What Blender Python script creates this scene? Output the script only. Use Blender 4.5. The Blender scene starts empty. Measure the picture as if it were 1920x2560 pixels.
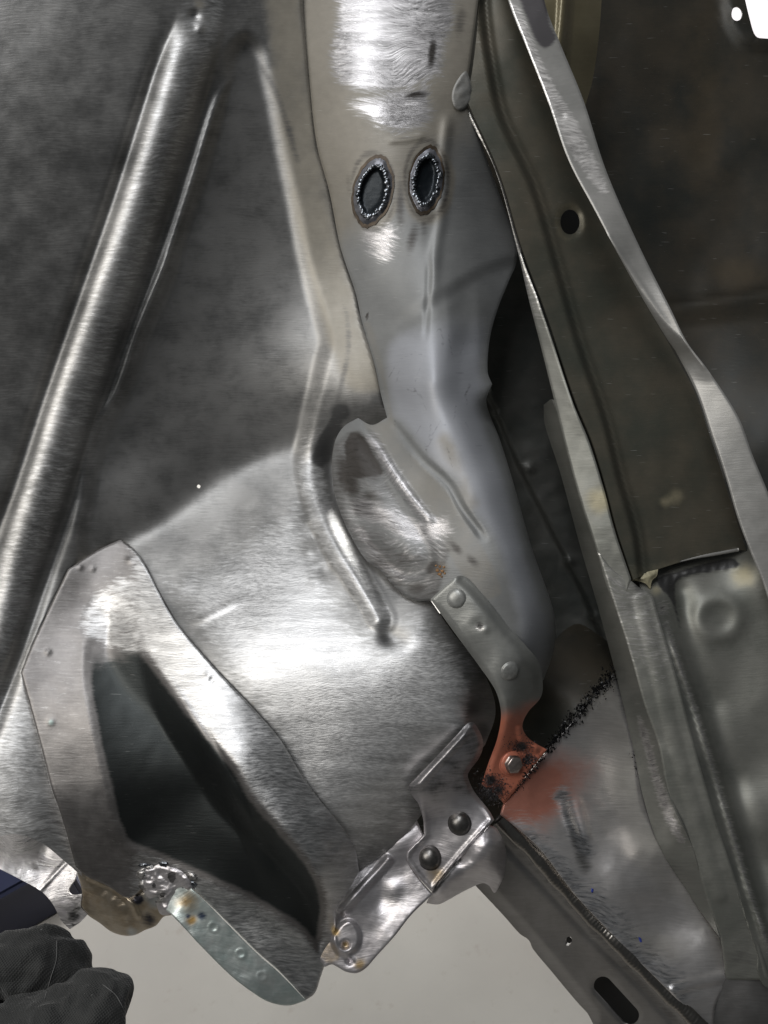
import bpy, bmesh, math, random
import numpy as np
from mathutils import Vector, Matrix
from mathutils.geometry import delaunay_2d_cdt

random.seed(7)
rng = np.random.default_rng(7)
S = bpy.context.scene
COL = S.collection

# ------------------------------------------------------------------ camera
W, H = 1920, 2560
HF = math.radians(53)
FPX = (W / 2) / math.tan(HF / 2)
CAM = Vector((0.0, 0.0, 1.25))
PITCH = math.radians(50)                       # 90 = level; looks 40 degrees down
ROT = Matrix.Rotation(PITCH, 3, 'X')
cd = bpy.data.cameras.new('camera')
cd.sensor_fit = 'HORIZONTAL'
cd.angle = HF
cd.clip_start = 0.02
cd.clip_end = 60
cam = bpy.data.objects.new('camera', cd)
COL.objects.link(cam)
cam.location = CAM
cam.rotation_euler = (PITCH, 0, 0)
S.camera = cam

# ------------------------------------------------------------------ light: a workshop at night under LED lamps, with two added fills
S.view_settings.view_transform = 'Standard'
S.view_settings.look = 'None'
S.view_settings.exposure = 0.0
S.view_settings.gamma = 1
w = bpy.data.worlds.new('World')
S.world = w
w.use_nodes = True
w.node_tree.nodes['Background'].inputs['Color'].default_value = (0.92, 0.97, 1.0, 1)
w.node_tree.nodes['Background'].inputs['Strength'].default_value = 0.06


def lamp(name, loc, target, size, power, col=(1, 1, 1)):
    ld = bpy.data.lights.new(name, 'AREA')
    ld.shape = 'RECTANGLE'
    ld.size, ld.size_y = size
    ld.energy = power
    ld.color = col
    o = bpy.data.objects.new(name, ld)
    COL.objects.link(o)
    o.location = loc
    o.rotation_euler = (Vector(target) - Vector(loc)).to_track_quat('-Z', 'Y').to_euler()
    return o


AIM = CAM + ROT @ Vector((0, 0, -0.56))
lamp('work_lamp', CAM + ROT @ Vector((-0.88, 0.34, 0.34)), AIM, (0.60, 0.80), 9.5, (1.0, 0.96, 0.90))
lamp('ceiling_tube', CAM + ROT @ Vector((-0.30, 1.25, 0.40)), AIM, (1.4, 0.45), 15.5, (0.97, 0.98, 1.0))
lamp('floor_fill', (0.3, 2.3, 0.72), (0.0, 0.5, 0.0), (0.8, 0.4), 70, (1.0, 0.985, 0.95))  # added fill, low behind the body, to brighten the floor
lamp('wall_fill', (2.0, 2.6, 2.3), (2.0, 4.0, 1.0), (1.2, 0.4), 120, (1.0, 0.97, 0.98))  # added fill that whitens the wall seen through the opening

# ------------------------------------------------------------------ geometry helpers
# A sheet of pressed steel is drawn as an outline on the plane across the view and given its real depth in mm;
# lift() turns (u, v, depth) into metres in the room.
R9 = np.array(ROT)
C3 = np.array(CAM)


def lift(uv, d):
    uv = np.asarray(uv, float)
    d = np.asarray(d, float)
    x = (uv[:, 0] - W / 2) / FPX * d
    y = -(uv[:, 1] - H / 2) / FPX * d
    return C3 + (np.stack([x, y, -d], 1) / 1000.0) @ R9.T


def lift1(u, v, d):
    return Vector(lift([(u, v)], [d])[0])


def cr(pts, closed=False, step=6.0):
    """Catmull-Rom through pts; a point with a third value is a sharp corner."""
    P = [np.array(p[:2], float) for p in pts]
    K = [len(p) > 2 for p in pts]
    n = len(P)
    out = []
    segs = n if closed else n - 1
    for i in range(segs):
        a, b = P[i], P[(i + 1) % n]
        p0 = P[(i - 1) % n] if (closed or i > 0) else a - (b - a)
        p3 = P[(i + 2) % n] if (closed or i + 2 < n) else b + (b - a)
        if K[i]:
            p0 = a - (b - a)
        if K[(i + 1) % n]:
            p3 = b + (b - a)
        L = np.linalg.norm(b - a)
        m = max(1, int(round(L / step)))
        # centripetal tangents keep uneven spacing from looping
        t1 = (b - p0) / max(np.linalg.norm(b - a) + np.linalg.norm(a - p0), 1e-6) * L
        t2 = (p3 - a) / max(np.linalg.norm(p3 - b) + np.linalg.norm(b - a), 1e-6) * L
        for k in range(m):
            t = k / m
            out.append((2*t**3-3*t**2+1)*a + (t**3-2*t**2+t)*t1 + (-2*t**3+3*t**2)*b + (t**3-t**2)*t2)
    if not closed:
        out.append(P[-1])
    return np.array(out)


def d_line(p, line, closed=False):
    """distance, parameter 0..1 along and signed side (+ right of travel in image) to a polyline"""
    L = np.asarray(line, float)
    if closed:
        L = np.vstack([L, L[:1]])
    seg = np.linalg.norm(np.diff(L, axis=0), axis=1)
    cum = np.concatenate([[0], np.cumsum(seg)])
    best = np.full(len(p), 1e18)
    tt = np.zeros(len(p))
    sg = np.zeros(len(p))
    for i in range(len(L) - 1):
        a, b = L[i], L[i + 1]
        ab = b - a
        q = ab @ ab
        if q < 1e-9:
            continue
        t = np.clip(((p - a) @ ab) / q, 0, 1)
        dv = p - (a + t[:, None] * ab)
        dd = (dv ** 2).sum(1)
        m = dd < best
        best[m] = dd[m]
        tt[m] = (cum[i] + t[m] * seg[i]) / cum[-1]
        sg[m] = np.sign(ab[0] * dv[m, 1] - ab[1] * dv[m, 0])
    return np.sqrt(best), tt, sg


def near(p, line, R=40.0):
    """distance to a closed polyline, exact up to R and R beyond"""
    L = np.asarray(line, float)
    o = np.argsort(p[:, 1])
    q = p[o]
    y = q[:, 1]
    best = np.full(len(q), R * R)
    for i in range(len(L)):
        a, b = L[i], L[(i + 1) % len(L)]
        i0 = np.searchsorted(y, min(a[1], b[1]) - R)
        i1 = np.searchsorted(y, max(a[1], b[1]) + R)
        if i1 <= i0:
            continue
        ab = b - a
        n2 = ab @ ab
        if n2 < 1e-9:
            continue
        s = q[i0:i1]
        m = np.abs(s[:, 0] - (a[0] + b[0]) / 2) < R + abs(ab[0]) / 2
        s = s[m]
        t = np.clip(((s - a) @ ab) / n2, 0, 1)
        dd = ((s - (a + t[:, None] * ab)) ** 2).sum(1)
        k = np.arange(i0, i1)[m]
        best[k] = np.minimum(best[k], dd)
    r = np.empty(len(q))
    r[o] = np.sqrt(best)
    return r


def inside(p, poly):
    P = np.asarray(poly, float)
    x, y = p[:, 0], p[:, 1]
    r = np.zeros(len(p), bool)
    j = len(P) - 1
    for i in range(len(P)):
        xi, yi = P[i]
        xj, yj = P[j]
        if yi != yj:
            r ^= ((yi > y) != (yj > y)) & (x < (xj - xi) * (y - yi) / (yj - yi) + xi)
        j = i
    return r


def sd(p, poly):
    d = d_line(p, poly, True)[0]
    return np.where(inside(p, poly), d, -d)


def ss(x, a=0.0, b=1.0):
    t = np.clip((x - a) / (b - a), 0, 1)
    return t * t * (3 - 2 * t)


def tps(ctrl, smooth=0.0):
    c = np.array(ctrl, float)
    X = c[:, :2] / 500.0
    z = c[:, 2]

    def U(a, b):
        r2 = ((a[:, None, :] - b[None, :, :]) ** 2).sum(2)
        return r2 * np.log(r2 + 1e-9)
    n = len(X)
    A = np.zeros((n + 3, n + 3))
    A[:n, :n] = U(X, X) + smooth * np.eye(n)
    A[:n, n] = A[n, :n] = 1
    A[:n, n+1:] = X
    A[n+1:, :n] = X.T
    s = np.linalg.solve(A, np.concatenate([z, [0, 0, 0]]))

    def f(p):
        q = p / 500.0
        out = np.empty(len(q))
        for k in range(0, len(q), 20000):
            qq = q[k:k+20000]
            out[k:k+20000] = U(qq, X) @ s[:n] + s[n] + qq @ s[n+1:]
        return out
    return f


_T = rng.random((64, 64))


def vnoise(p, scale, seed=0):
    """smooth value noise -1..1; scale = pixels per cell"""
    q = p / scale + np.array([seed * 7.31, seed * 3.17])
    i = np.floor(q).astype(int)
    f = q - i
    f = f * f * (3 - 2 * f)
    a = _T[i[:, 0] % 64, i[:, 1] % 64]
    b = _T[(i[:, 0] + 1) % 64, i[:, 1] % 64]
    c = _T[i[:, 0] % 64, (i[:, 1] + 1) % 64]
    d = _T[(i[:, 0] + 1) % 64, (i[:, 1] + 1) % 64]
    return 2 * ((a * (1-f[:, 0]) + b * f[:, 0]) * (1-f[:, 1]) + (c * (1-f[:, 0]) + d * f[:, 0]) * f[:, 1]) - 1


def wavy(p, amp=0.5, scale=120, seed=1):
    return amp * (vnoise(p, scale, seed) + 0.45 * vnoise(p, scale * .45, seed + 5) + 0.2 * vnoise(p, scale * .2, seed + 9))


def bead(p, line, half, h, power=1.0, ends=0.0):
    """pressed rib: rounded bump of height h mm and half-width half px along line (positive = towards viewer)"""
    d, t, _ = d_line(p, line)
    prof = np.clip(1 - (d / half) ** 2, 0, 1) ** power
    if ends:
        prof = prof * ss(t, 0, ends) * ss(1 - t, 0, ends)
    return h * prof


def bump(p, c, r, h):
    q = ((p - np.array(c, float)) ** 2).sum(1) / r ** 2
    return h * np.exp(-q * 1.5)


ALL = {}


def newobj(name, me, parent=None, mat=None):
    o = bpy.data.objects.new(name, me)
    COL.objects.link(o)
    if parent is not None:
        o.parent = parent
    if mat is not None:
        me.materials.clear()
        me.materials.append(mat)
    return o


def build_mesh(name, V, F, uvp, attrs, normals=None):
    me = bpy.data.meshes.new(name)
    me.from_pydata([tuple(x) for x in V], [], [tuple(x) for x in F])
    me.polygons.foreach_set('use_smooth', np.ones(len(me.polygons), bool))
    uvl = me.uv_layers.new(name='UVMap')
    li = np.empty(len(me.loops), np.int32)
    me.loops.foreach_get('vertex_index', li)
    uvc = np.asarray(uvp)[li] * np.array([0.0029, -0.0029])
    uvl.data.foreach_set('uv', uvc.astype(np.float32).ravel())
    for k, v in (attrs or {}).items():
        a = me.attributes.new(k, 'FLOAT', 'POINT')
        a.data.foreach_set('value', np.asarray(v, np.float32))
    if normals is not None:
        me.normals_split_custom_set_from_vertices([tuple(x) for x in normals])
    me.update()
    return me


def sheet(name, outline, D, mat, parent, step=7.0, holes=(), lines=(), rim=1.2, roll=None, attrs=None, parts=(), label=None):
    """one pressed sheet: outline and holes in view-plane pixels, depth D(p) in mm"""
    outline = np.asarray(outline, float)
    lo, hi = outline.min(0), outline.max(0)
    dy = step * 0.866
    ys = np.arange(lo[1] + dy / 2, hi[1], dy)
    g = []
    for k, y in enumerate(ys):
        xs = np.arange(lo[0] + (step / 2 if k % 2 else 0), hi[0], step)
        g.append(np.stack([xs, np.full(len(xs), y)], 1))
    g = np.vstack(g)
    g = g[inside(g, outline)]
    ring = []
    if roll:
        r0 = max(roll[0], step)
        t = np.roll(outline, -1, 0) - np.roll(outline, 1, 0)
        t /= np.linalg.norm(t, axis=1, keepdims=True) + 1e-9
        nrm = np.stack([-t[:, 1], t[:, 0]], 1)
        a2 = np.sum(outline[:, 0] * np.roll(outline[:, 1], -1) - np.roll(outline[:, 0], -1) * outline[:, 1])
        if a2 < 0:
            nrm = -nrm
        for kf in (.5, 1.0):
            c = outline + nrm * r0 * kf
            m = inside(c, outline)
            m &= near(c, outline) > r0 * kf * .9
            for h in holes:
                m &= ~inside(c, h)
            ring.append(c[m])
    keep = near(g, outline) > (max(roll[0], step) + step * .5 if roll else step * 0.55)
    for h in holes:
        keep &= ~inside(g, h)
        keep &= near(g, h) > step * 0.45
    for l in lines:
        keep &= d_line(g, l)[0] > step * 0.45
    g = g[keep]
    pts, edges = [], []

    def add(loop, closed):
        b = len(pts)
        pts.extend(loop)
        n = len(loop)
        for i in range(n if closed else n - 1):
            edges.append((b + i, b + (i + 1) % n))
    add([tuple(x) for x in outline], True)
    for h in holes:
        add([tuple(x) for x in np.asarray(h)], True)
    for l in lines:
        add([tuple(x) for x in np.asarray(l)], False)
    pts.extend([tuple(x) for x in g])
    for c in ring:
        pts.extend([tuple(x) for x in c])
    rv, re, rf, *_ = delaunay_2d_cdt([Vector(p) for p in pts], edges, [], 0, 1e-4)
    uv = np.array([(v.x, v.y) for v in rv])
    F = np.array([f for f in rf if len(f) == 3])
    cen = uv[F].mean(1)
    ok = inside(cen, outline)
    for h in holes:
        ok &= ~inside(cen, h)
    F = F[ok]
    a = uv[F[:, 1]] - uv[F[:, 0]]
    b = uv[F[:, 2]] - uv[F[:, 0]]
    area = a[:, 0] * b[:, 1] - a[:, 1] * b[:, 0]
    F = F[np.abs(area) > 1e-3]
    area = area[np.abs(area) > 1e-3]
    F[area > 0] = F[area > 0][:, ::-1]           # image y runs down
    d = D(uv)
    if roll:
        e = near(uv, outline)
        for h in holes:
            e = np.minimum(e, near(uv, h))
        d = d + roll[1] * np.clip(1 - e / roll[0], 0, 1) ** 2
    V = lift(uv, d)
    fn = np.cross(V[F[:, 1]] - V[F[:, 0]], V[F[:, 2]] - V[F[:, 0]])
    N = np.zeros_like(V)
    for k in range(3):
        np.add.at(N, F[:, k], fn)
    N /= np.linalg.norm(N, axis=1, keepdims=True) + 1e-20
    A = {k: f(uv) for k, f in (attrs or {}).items()}
    # free edges: rim faces of the sheet's thickness
    cnt = {}
    for f in F:
        for i, j in ((f[0], f[1]), (f[1], f[2]), (f[2], f[0])):
            cnt[(i, j)] = 1
    be = [(i, j) for (i, j) in cnt if (j, i) not in cnt]
    groups = np.zeros(len(F), int)
    for k, (pn, poly, pm) in enumerate(parts):
        c2 = uv[F].mean(1)
        groups[inside(c2, poly)] = k + 1
    fo = {}
    for gi in range(len(parts) + 1):
        sel = F[groups == gi]
        if not len(sel):
            continue
        used = np.unique(sel)
        remap = -np.ones(len(V), int)
        remap[used] = np.arange(len(used))
        VV = [V[used]]
        NN = [N[used]]
        UU = [uv[used]]
        AA = {k: [v[used]] for k, v in A.items()}
        FF = [tuple(x) for x in remap[sel]]
        if rim > 0:
            es = set()
            for f in sel:
                es.update(((f[0], f[1]), (f[1], f[2]), (f[2], f[0])))
            bb = [e for e in be if e in es]
            base = len(used)
            for (i, j) in bb:
                n_in = np.cross(V[j] - V[i], N[i])
                n_in /= np.linalg.norm(n_in) + 1e-20
                q = np.array([V[i], V[j], V[j] - N[j] * rim / 1000, V[i] - N[i] * rim / 1000])
                VV.append(q)
                NN.append(np.tile(n_in, (4, 1)))
                UU.append(uv[[i, j, j, i]])
                for k in AA:
                    AA[k].append(A[k][[i, j, j, i]])
                FF.append((base + 1, base, base + 3, base + 2))
                base += 4
        pn, pm = (name, mat) if gi == 0 else (parts[gi-1][0], parts[gi-1][2] or mat)
        me = build_mesh(pn, np.vstack(VV), FF, np.vstack(UU), {k: np.concatenate(v) for k, v in AA.items()}, np.vstack(NN))
        o = newobj(pn, me, parent, pm)
        fo[pn] = o
    return fo


def part_from(name, V, F, mat, parent, smooth=True):
    V = np.asarray(V, float)
    me = bpy.data.meshes.new(name)
    me.from_pydata([tuple(x) for x in V], [], [tuple(f) for f in F])
    me.polygons.foreach_set('use_smooth', np.full(len(me.polygons), smooth))
    me.update()
    return newobj(name, me, parent, mat)


def frame_at(u, v, d, D=None):
    """position and a local frame (x right, y up, z out of the surface) at a place on a sheet"""
    p = np.array([[u, v], [u + 4, v], [u, v - 4]], float)
    q = lift(p, D(p) if D is not None else [d, d, d])
    x = q[1] - q[0]
    y = q[2] - q[0]
    z = np.cross(x, y)
    z /= np.linalg.norm(z)
    x /= np.linalg.norm(x)
    y = np.cross(z, x)
    return q[0], np.stack([x, y, z], 1)


def lathe(name, prof, pos, fr, mat, parent, n=28, sx=1.0, ang=0.0):
    """prof: (radius mm, height mm) list, turned about the local z; sx squeezes x"""
    V, F = [], []
    ca, sa = math.cos(ang), math.sin(ang)
    for r, h in prof:
        for k in range(n):
            a = 2 * math.pi * k / n
            x, y = r * math.cos(a) * sx, r * math.sin(a)
            V.append(pos + fr @ (np.array([x*ca - y*sa, x*sa + y*ca, h]) / 1000))
    m = len(prof)
    for j in range(m - 1):
        for k in range(n):
            F.append((j*n+k, j*n+(k+1) % n, (j+1)*n+(k+1) % n, (j+1)*n+k))
    F.append(tuple((m-1)*n + k for k in range(n)))
    return part_from(name, V, F, mat, parent)


def tube(name, pts3, radii, mat, parent, n=10, squash=1.0, up=None):
    """swept round bar through 3-D points (metres), radius mm per point"""
    P = np.asarray(pts3, float)
    V, F = [], []
    upv = np.array(up if up is not None else (R9 @ np.array([0, 0, 1.0])))
    for i in range(len(P)):
        t = P[min(i+1, len(P)-1)] - P[max(i-1, 0)]
        t /= np.linalg.norm(t) + 1e-12
        b = np.cross(t, upv)
        b /= np.linalg.norm(b) + 1e-12
        c = np.cross(b, t)
        for k in range(n):
            a = 2 * math.pi * k / n
            V.append(P[i] + (b * math.cos(a) + c * math.sin(a) * squash) * radii[i] / 1000)
    for i in range(len(P) - 1):
        for k in range(n):
            F.append((i*n+k, (i+1)*n+k, (i+1)*n+(k+1) % n, i*n+(k+1) % n)[::-1])
    F.append(tuple(range(n)))
    F.append(tuple((len(P)-1)*n + k for k in range(n))[::-1])
    return part_from(name, V, F, mat, parent)


def blob(name, pos, fr, rx, ry, rz, mat, parent, seed=0, n=10, m=6, rough=0.15):
    """small lumpy weld bead / droplet (mm)"""
    r = random.Random(seed)
    V, F = [], []
    for j in range(m + 1):
        th = math.pi * j / m
        for k in range(n):
            a = 2 * math.pi * k / n
            s = 1 + rough * (r.random() - .5) * 2
            V.append(pos + fr @ (np.array([rx*math.sin(th)*math.cos(a)*s, ry*math.sin(th)*math.sin(a)*s, rz*math.cos(th)]) / 1000))
    for j in range(m):
        for k in range(n):
            F.append((j*n+k, (j+1)*n+k, (j+1)*n+(k+1) % n, j*n+(k+1) % n))
    return part_from(name, V, F, mat, parent)


def tag(o, label=None, cat=None, group=None, kind=None):
    for k, v in (('label', label), ('category', cat), ('group', group), ('kind', kind)):
        if v:
            o[k] = v
    return o


def thing(name, label, cat, loc):
    o = bpy.data.objects.new(name, None)
    COL.objects.link(o)
    o.location = loc
    o.empty_display_size = 0.05
    return tag(o, label, cat)


# ------------------------------------------------------------------ materials
class NT:
    def __init__(self, name):
        self.m = bpy.data.materials.new(name)
        self.m.use_nodes = True
        self.t = self.m.node_tree
        self.b = self.t.nodes['Principled BSDF']
        self.uv = self.n('ShaderNodeTexCoord').outputs['UV']

    def n(self, kind, **kw):
        x = self.t.nodes.new(kind)
        for k, v in kw.items():
            setattr(x, k, v)
        return x

    def put(self, sock, v):
        if hasattr(v, 'is_output'):
            self.t.links.new(v, sock)
        elif isinstance(v, (tuple, list)):
            v = tuple(v)
            sock.default_value = v + (1,) if (len(v) == 3 and sock.type == 'RGBA') else v
        else:
            sock.default_value = v

    def math(self, op, a, b=0.0, c=None, clamp=False):
        x = self.n('ShaderNodeMath', operation=op, use_clamp=clamp)
        self.put(x.inputs[0], a)
        self.put(x.inputs[1], b)
        if c is not None:
            self.put(x.inputs[2], c)
        return x.outputs[0]

    def mix(self, f, a, b, blend='MIX'):
        x = self.n('ShaderNodeMix', data_type='RGBA', blend_type=blend)
        self.put(x.inputs[0], f)
        self.put(x.inputs[6], a)
        self.put(x.inputs[7], b)
        return x.outputs[2]

    def noise(self, scale, detail=4, rough=0.55, vec=None, dist=0.0):
        x = self.n('ShaderNodeTexNoise')
        self.put(x.inputs['Vector'], vec if vec is not None else self.uv)
        x.inputs['Scale'].default_value = scale
        x.inputs['Detail'].default_value = detail
        x.inputs['Roughness'].default_value = rough
        x.inputs['Distortion'].default_value = dist
        return x.outputs['Fac'], x.outputs['Color']

    def mapv(self, vec, rot=0.0, scale=(1, 1, 1), loc=(0, 0, 0)):
        x = self.n('ShaderNodeMapping')
        self.put(x.inputs['Vector'], vec)
        x.inputs['Rotation'].default_value = (0, 0, rot)
        x.inputs['Scale'].default_value = scale
        x.inputs['Location'].default_value = loc
        return x.outputs[0]

    def ramp(self, v, a, b):
        x = self.n('ShaderNodeMapRange')
        x.interpolation_type = 'SMOOTHSTEP'
        self.put(x.inputs[0], v)
        x.inputs[1].default_value = a
        x.inputs[2].default_value = b
        return x.outputs[0]

    def attr(self, name):
        x = self.n('ShaderNodeAttribute', attribute_name=name)
        return x.outputs['Fac']

    def swirl(self, amount, scale):
        """uv bent by slow noise, so that sanding strokes curl"""
        c = self.noise(scale * .45, 0)[1]
        v = self.n('ShaderNodeVectorMath', operation='SUBTRACT')
        self.put(v.inputs[0], c)
        v.inputs[1].default_value = (.5, .5, .5)
        s = self.n('ShaderNodeVectorMath', operation='SCALE')
        self.put(s.inputs[0], v.outputs[0])
        s.inputs['Scale'].default_value = amount
        a = self.n('ShaderNodeVectorMath', operation='ADD')
        self.put(a.inputs[0], self.uv)
        self.put(a.inputs[1], s.outputs[0])
        return a.outputs[0]


def steel(name, base, base2, metal=0.9, rough=0.42, ang=0.0, scratch=0.5, mott=6.0,
          g_col=(0.62, 0.61, 0.60), g_col2=None, g_rough=0.33, g_ang=0.3, g_scratch=0.7, g_metal=1.0, g_ripple=0.0,
          dark=(0.05, 0.05, 0.05), tint=(0.45, 0.16, 0.09), tint_metal=0.2, bumpd=0.00012, swirl=0.12, fine=1.0, soft=0.30, g_stroke=None, rows=0.3, pale=(0.40, 0.41, 0.44), spark=0.5):
    """bare or primed sheet steel. attributes: ground = sanded bright, dark = scale, soot and painted shade, tint = overspray or rust"""
    m = NT(name)
    sw = m.swirl(swirl, 5.0)
    v1 = m.mapv(sw, ang, (6 * fine, 70 * fine, 1))
    v1b = m.mapv(sw, ang + 1.15, (5 * fine, 60 * fine, 1), (3.1, 1.7, 0))
    pick = m.ramp(m.noise(2.6, 3, 0.6)[0], 0.44, 0.56)
    st = m.mix(pick, m.noise(1.0, 6, 0.65, v1)[0], m.noise(1.0, 6, 0.65, v1b)[0])
    st = m.ramp(st, 0.28, 0.72)
    mo = m.noise(mott, 7, 0.62)[0]
    bl = m.noise(mott * 0.35, 3, 0.5)[0]
    pf = m.ramp(m.math('ADD', m.attr('pale'), m.math('MULTIPLY', m.math('SUBTRACT', mo, 0.5), 0.5)), 0.15, 0.85)
    pf = m.math('MULTIPLY', pf, m.ramp(m.attr('pale'), 0.01, 0.1))
    f = m.ramp(m.math('ADD', m.math('MULTIPLY', mo, 0.6), m.math('MULTIPLY', bl, 0.4)), 0.34, 0.66)
    col = m.mix(f, base, base2)
    col = m.mix(pf, col, pale)
    k = m.math('ADD', m.math('MULTIPLY', m.math('SUBTRACT', st, 0.5), scratch * 0.62), 1.0)
    vm = m.n('ShaderNodeVectorMath', operation='SCALE')
    m.put(vm.inputs[0], col)
    m.put(vm.inputs['Scale'], k)
    col = vm.outputs[0]
    rg = m.math('ADD', rough - 0.08, m.math('MULTIPLY', mo, 0.16))
    # sanded metal
    sw2 = m.swirl(swirl * 1.6, 7.0)
    gs = g_ang if g_stroke is None else g_stroke
    v2 = m.mapv(sw2, gs, (13 * fine, 78 * fine, 1))
    s2 = m.ramp(m.noise(1.0, 4, 0.6, v2)[0], 0.30, 0.70)
    v3 = m.mapv(m.swirl(0.03, 9.0), g_ang, (3.0, 26, 1))
    s3 = m.noise(1.0, 3, 0.55, v3)[0]
    gc = m.mix(m.ramp(m.math('ADD', m.math('MULTIPLY', s3, 0.65), m.math('MULTIPLY', mo, 0.35)), 0.36, 0.64), g_col2 or tuple(c * 0.74 for c in g_col), g_col)
    rw = m.ramp(m.noise(1.0, 3, 0.6, m.mapv(m.swirl(0.05, 4.0), g_ang, (1.3, 10, 1)))[0], 0.3, 0.7)
    k2 = m.math('ADD', m.math('MULTIPLY', m.math('SUBTRACT', s2, 0.5), g_scratch * 0.75), m.math('ADD', 1.0 - rows * .5, m.math('MULTIPLY', rw, rows)))
    vm2 = m.n('ShaderNodeVectorMath', operation='SCALE')
    m.put(vm2.inputs[0], gc)
    m.put(vm2.inputs['Scale'], k2)
    gcol = vm2.outputs[0]
    v6 = m.mapv(sw2, gs, (30, 130, 1))
    gcol = m.mix(m.math('MULTIPLY', m.ramp(m.noise(1.0, 2, 0.5, v6)[0], 0.60, 0.74), spark), gcol, (0.97, 0.97, 0.96))  # glints of the sanding strokes painted in as near-white
    hgt = st
    ga = m.attr('ground')
    v5 = m.mapv(sw2, gs, (9, 56, 1))
    s5 = m.noise(1.0, 6, 0.7, v5)[0]
    gf = m.ramp(m.math('ADD', ga, m.math('MULTIPLY', m.math('SUBTRACT', s5, 0.5), 1.7)), 0.5 - soft, 0.5 + soft)
    gf = m.math('MULTIPLY', gf, m.ramp(ga, 0.02, 0.12))
    col = m.mix(gf, col, gcol)
    rg2 = m.math('ADD', g_rough - 0.1, m.math('MULTIPLY', s2, 0.2))
    rg = m.math('ADD', m.math('MULTIPLY', rg, m.math('SUBTRACT', 1.0, gf)), m.math('MULTIPLY', rg2, gf))
    me_ = m.math('ADD', m.math('MULTIPLY', m.math('SUBTRACT', 1.0, gf), metal), m.math('MULTIPLY', gf, g_metal))
    h = m.math('ADD', m.math('MULTIPLY', st, m.math('SUBTRACT', 1.0, gf)), m.math('MULTIPLY', s2, m.math('MULTIPLY', gf, 1.5)))
    # tint (overspray, primer, rust) and dark (soot, scale, oxide, painted shade)
    ta = m.attr('tint')
    tf = m.ramp(m.math('ADD', ta, m.math('MULTIPLY', m.math('SUBTRACT', mo, 0.5), 0.85)), 0.12, 0.9)
    tf = m.math('MULTIPLY', tf, m.math('MULTIPLY', m.ramp(ta, 0.01, 0.1), m.math('SUBTRACT', 1.0, m.math('MULTIPLY', gf, 0.9))))
    col = m.mix(tf, col, m.mix(m.noise(14, 5)[0], tuple(c * .7 for c in tint), tint))
    me_ = m.math('ADD', m.math('MULTIPLY', me_, m.math('SUBTRACT', 1.0, tf)), m.math('MULTIPLY', tf, tint_metal))
    da = m.attr('dark')
    df = m.ramp(m.math('ADD', da, m.math('ADD', m.math('MULTIPLY', m.math('SUBTRACT', st, 0.5), 0.22), m.math('MULTIPLY', m.math('SUBTRACT', mo, 0.5), 0.7))), 0.22, 0.8)
    df = m.math('MULTIPLY', df, m.ramp(da, 0.02, 0.15))
    col = m.mix(df, col, dark)
    # stray dust specks and pin scratches
    dsp = m.math('MULTIPLY', m.ramp(m.noise(170, 1, 0.5)[0], 0.79, 0.85), m.ramp(m.noise(9, 2, 0.5)[0], 0.45, 0.6))
    col = m.mix(m.math('MULTIPLY', dsp, 0.55), col, (0.75, 0.75, 0.73))
    pin = m.math('MULTIPLY', m.ramp(m.noise(1.0, 1, 0.5, m.mapv(m.swirl(0.06, 3.0), ang + 0.5, (7, 130, 1)))[0], 0.73, 0.79), 0.22)
    col = m.mix(pin, col, (0.62, 0.62, 0.60))
    m.put(m.b.inputs['Base Color'], col)
    m.put(m.b.inputs['Metallic'], me_)
    m.put(m.b.inputs['Roughness'], rg)
    # grain and dust specks
    gr = m.noise(60, 3, 0.6)[0]
    h = m.math('ADD', h, m.math('MULTIPLY', gr, 0.5))
    bp = m.n('ShaderNodeBump')
    bp.inputs['Strength'].default_value = 1.0
    bp.inputs['Distance'].default_value = bumpd * 0.42
    m.put(bp.inputs['Height'], h)
    m.put(m.b.inputs['Normal'], bp.outputs[0])
    return m.m


def plain(name, col, rough=0.6, metal=0.0, var=0.25, scale=8, bumpd=0.0, bscale=40):
    m = NT(name)
    f = m.noise(scale, 6, 0.6, m.n('ShaderNodeTexCoord').outputs['Object'])[0]
    m.put(m.b.inputs['Base Color'], m.mix(m.ramp(f, .3, .7), tuple(c * (1-var) for c in col), tuple(min(1, c * (1+var)) for c in col)))
    m.put(m.b.inputs['Roughness'], rough)
    m.put(m.b.inputs['Metallic'], metal)
    if bumpd:
        bp = m.n('ShaderNodeBump')
        bp.inputs['Distance'].default_value = bumpd
        m.put(bp.inputs['Height'], m.noise(bscale, 4, 0.6, m.n('ShaderNodeTexCoord').outputs['Object'])[0])
        m.put(m.b.inputs['Normal'], bp.outputs[0])
    return m.m

# ------------------------------------------------------------------ the room
M_floor = None


def floor_mat():
    m = NT('concrete_floor')
    ob = m.n('ShaderNodeTexCoord').outputs['Object']
    a = m.noise(3.0, 8, 0.6, ob)[0]
    b = m.noise(40.0, 4, 0.6, ob)[0]
    c = m.noise(1.2, 3, 0.5, ob)[0]
    col = m.mix(m.ramp(a, .3, .7), (0.36, 0.35, 0.33), (0.42, 0.41, 0.385))
    col = m.mix(m.math('MULTIPLY', m.ramp(c, .42, .62), 0.55), col, (0.36, 0.33, 0.30))
    col = m.mix(m.math('MULTIPLY', m.ramp(b, .58, .75), 0.45), col, (0.30, 0.27, 0.24))
    m.put(m.b.inputs['Base Color'], col)
    m.put(m.b.inputs['Roughness'], m.math('ADD', 0.38, m.math('MULTIPLY', a, 0.2)))
    return m.m


def flat(name, corners, mat):
    me = bpy.data.meshes.new(name)
    me.from_pydata(corners, [], [tuple(range(len(corners)))])
    o = newobj(name, me, None, mat)
    return tag(o, kind='structure')


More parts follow.
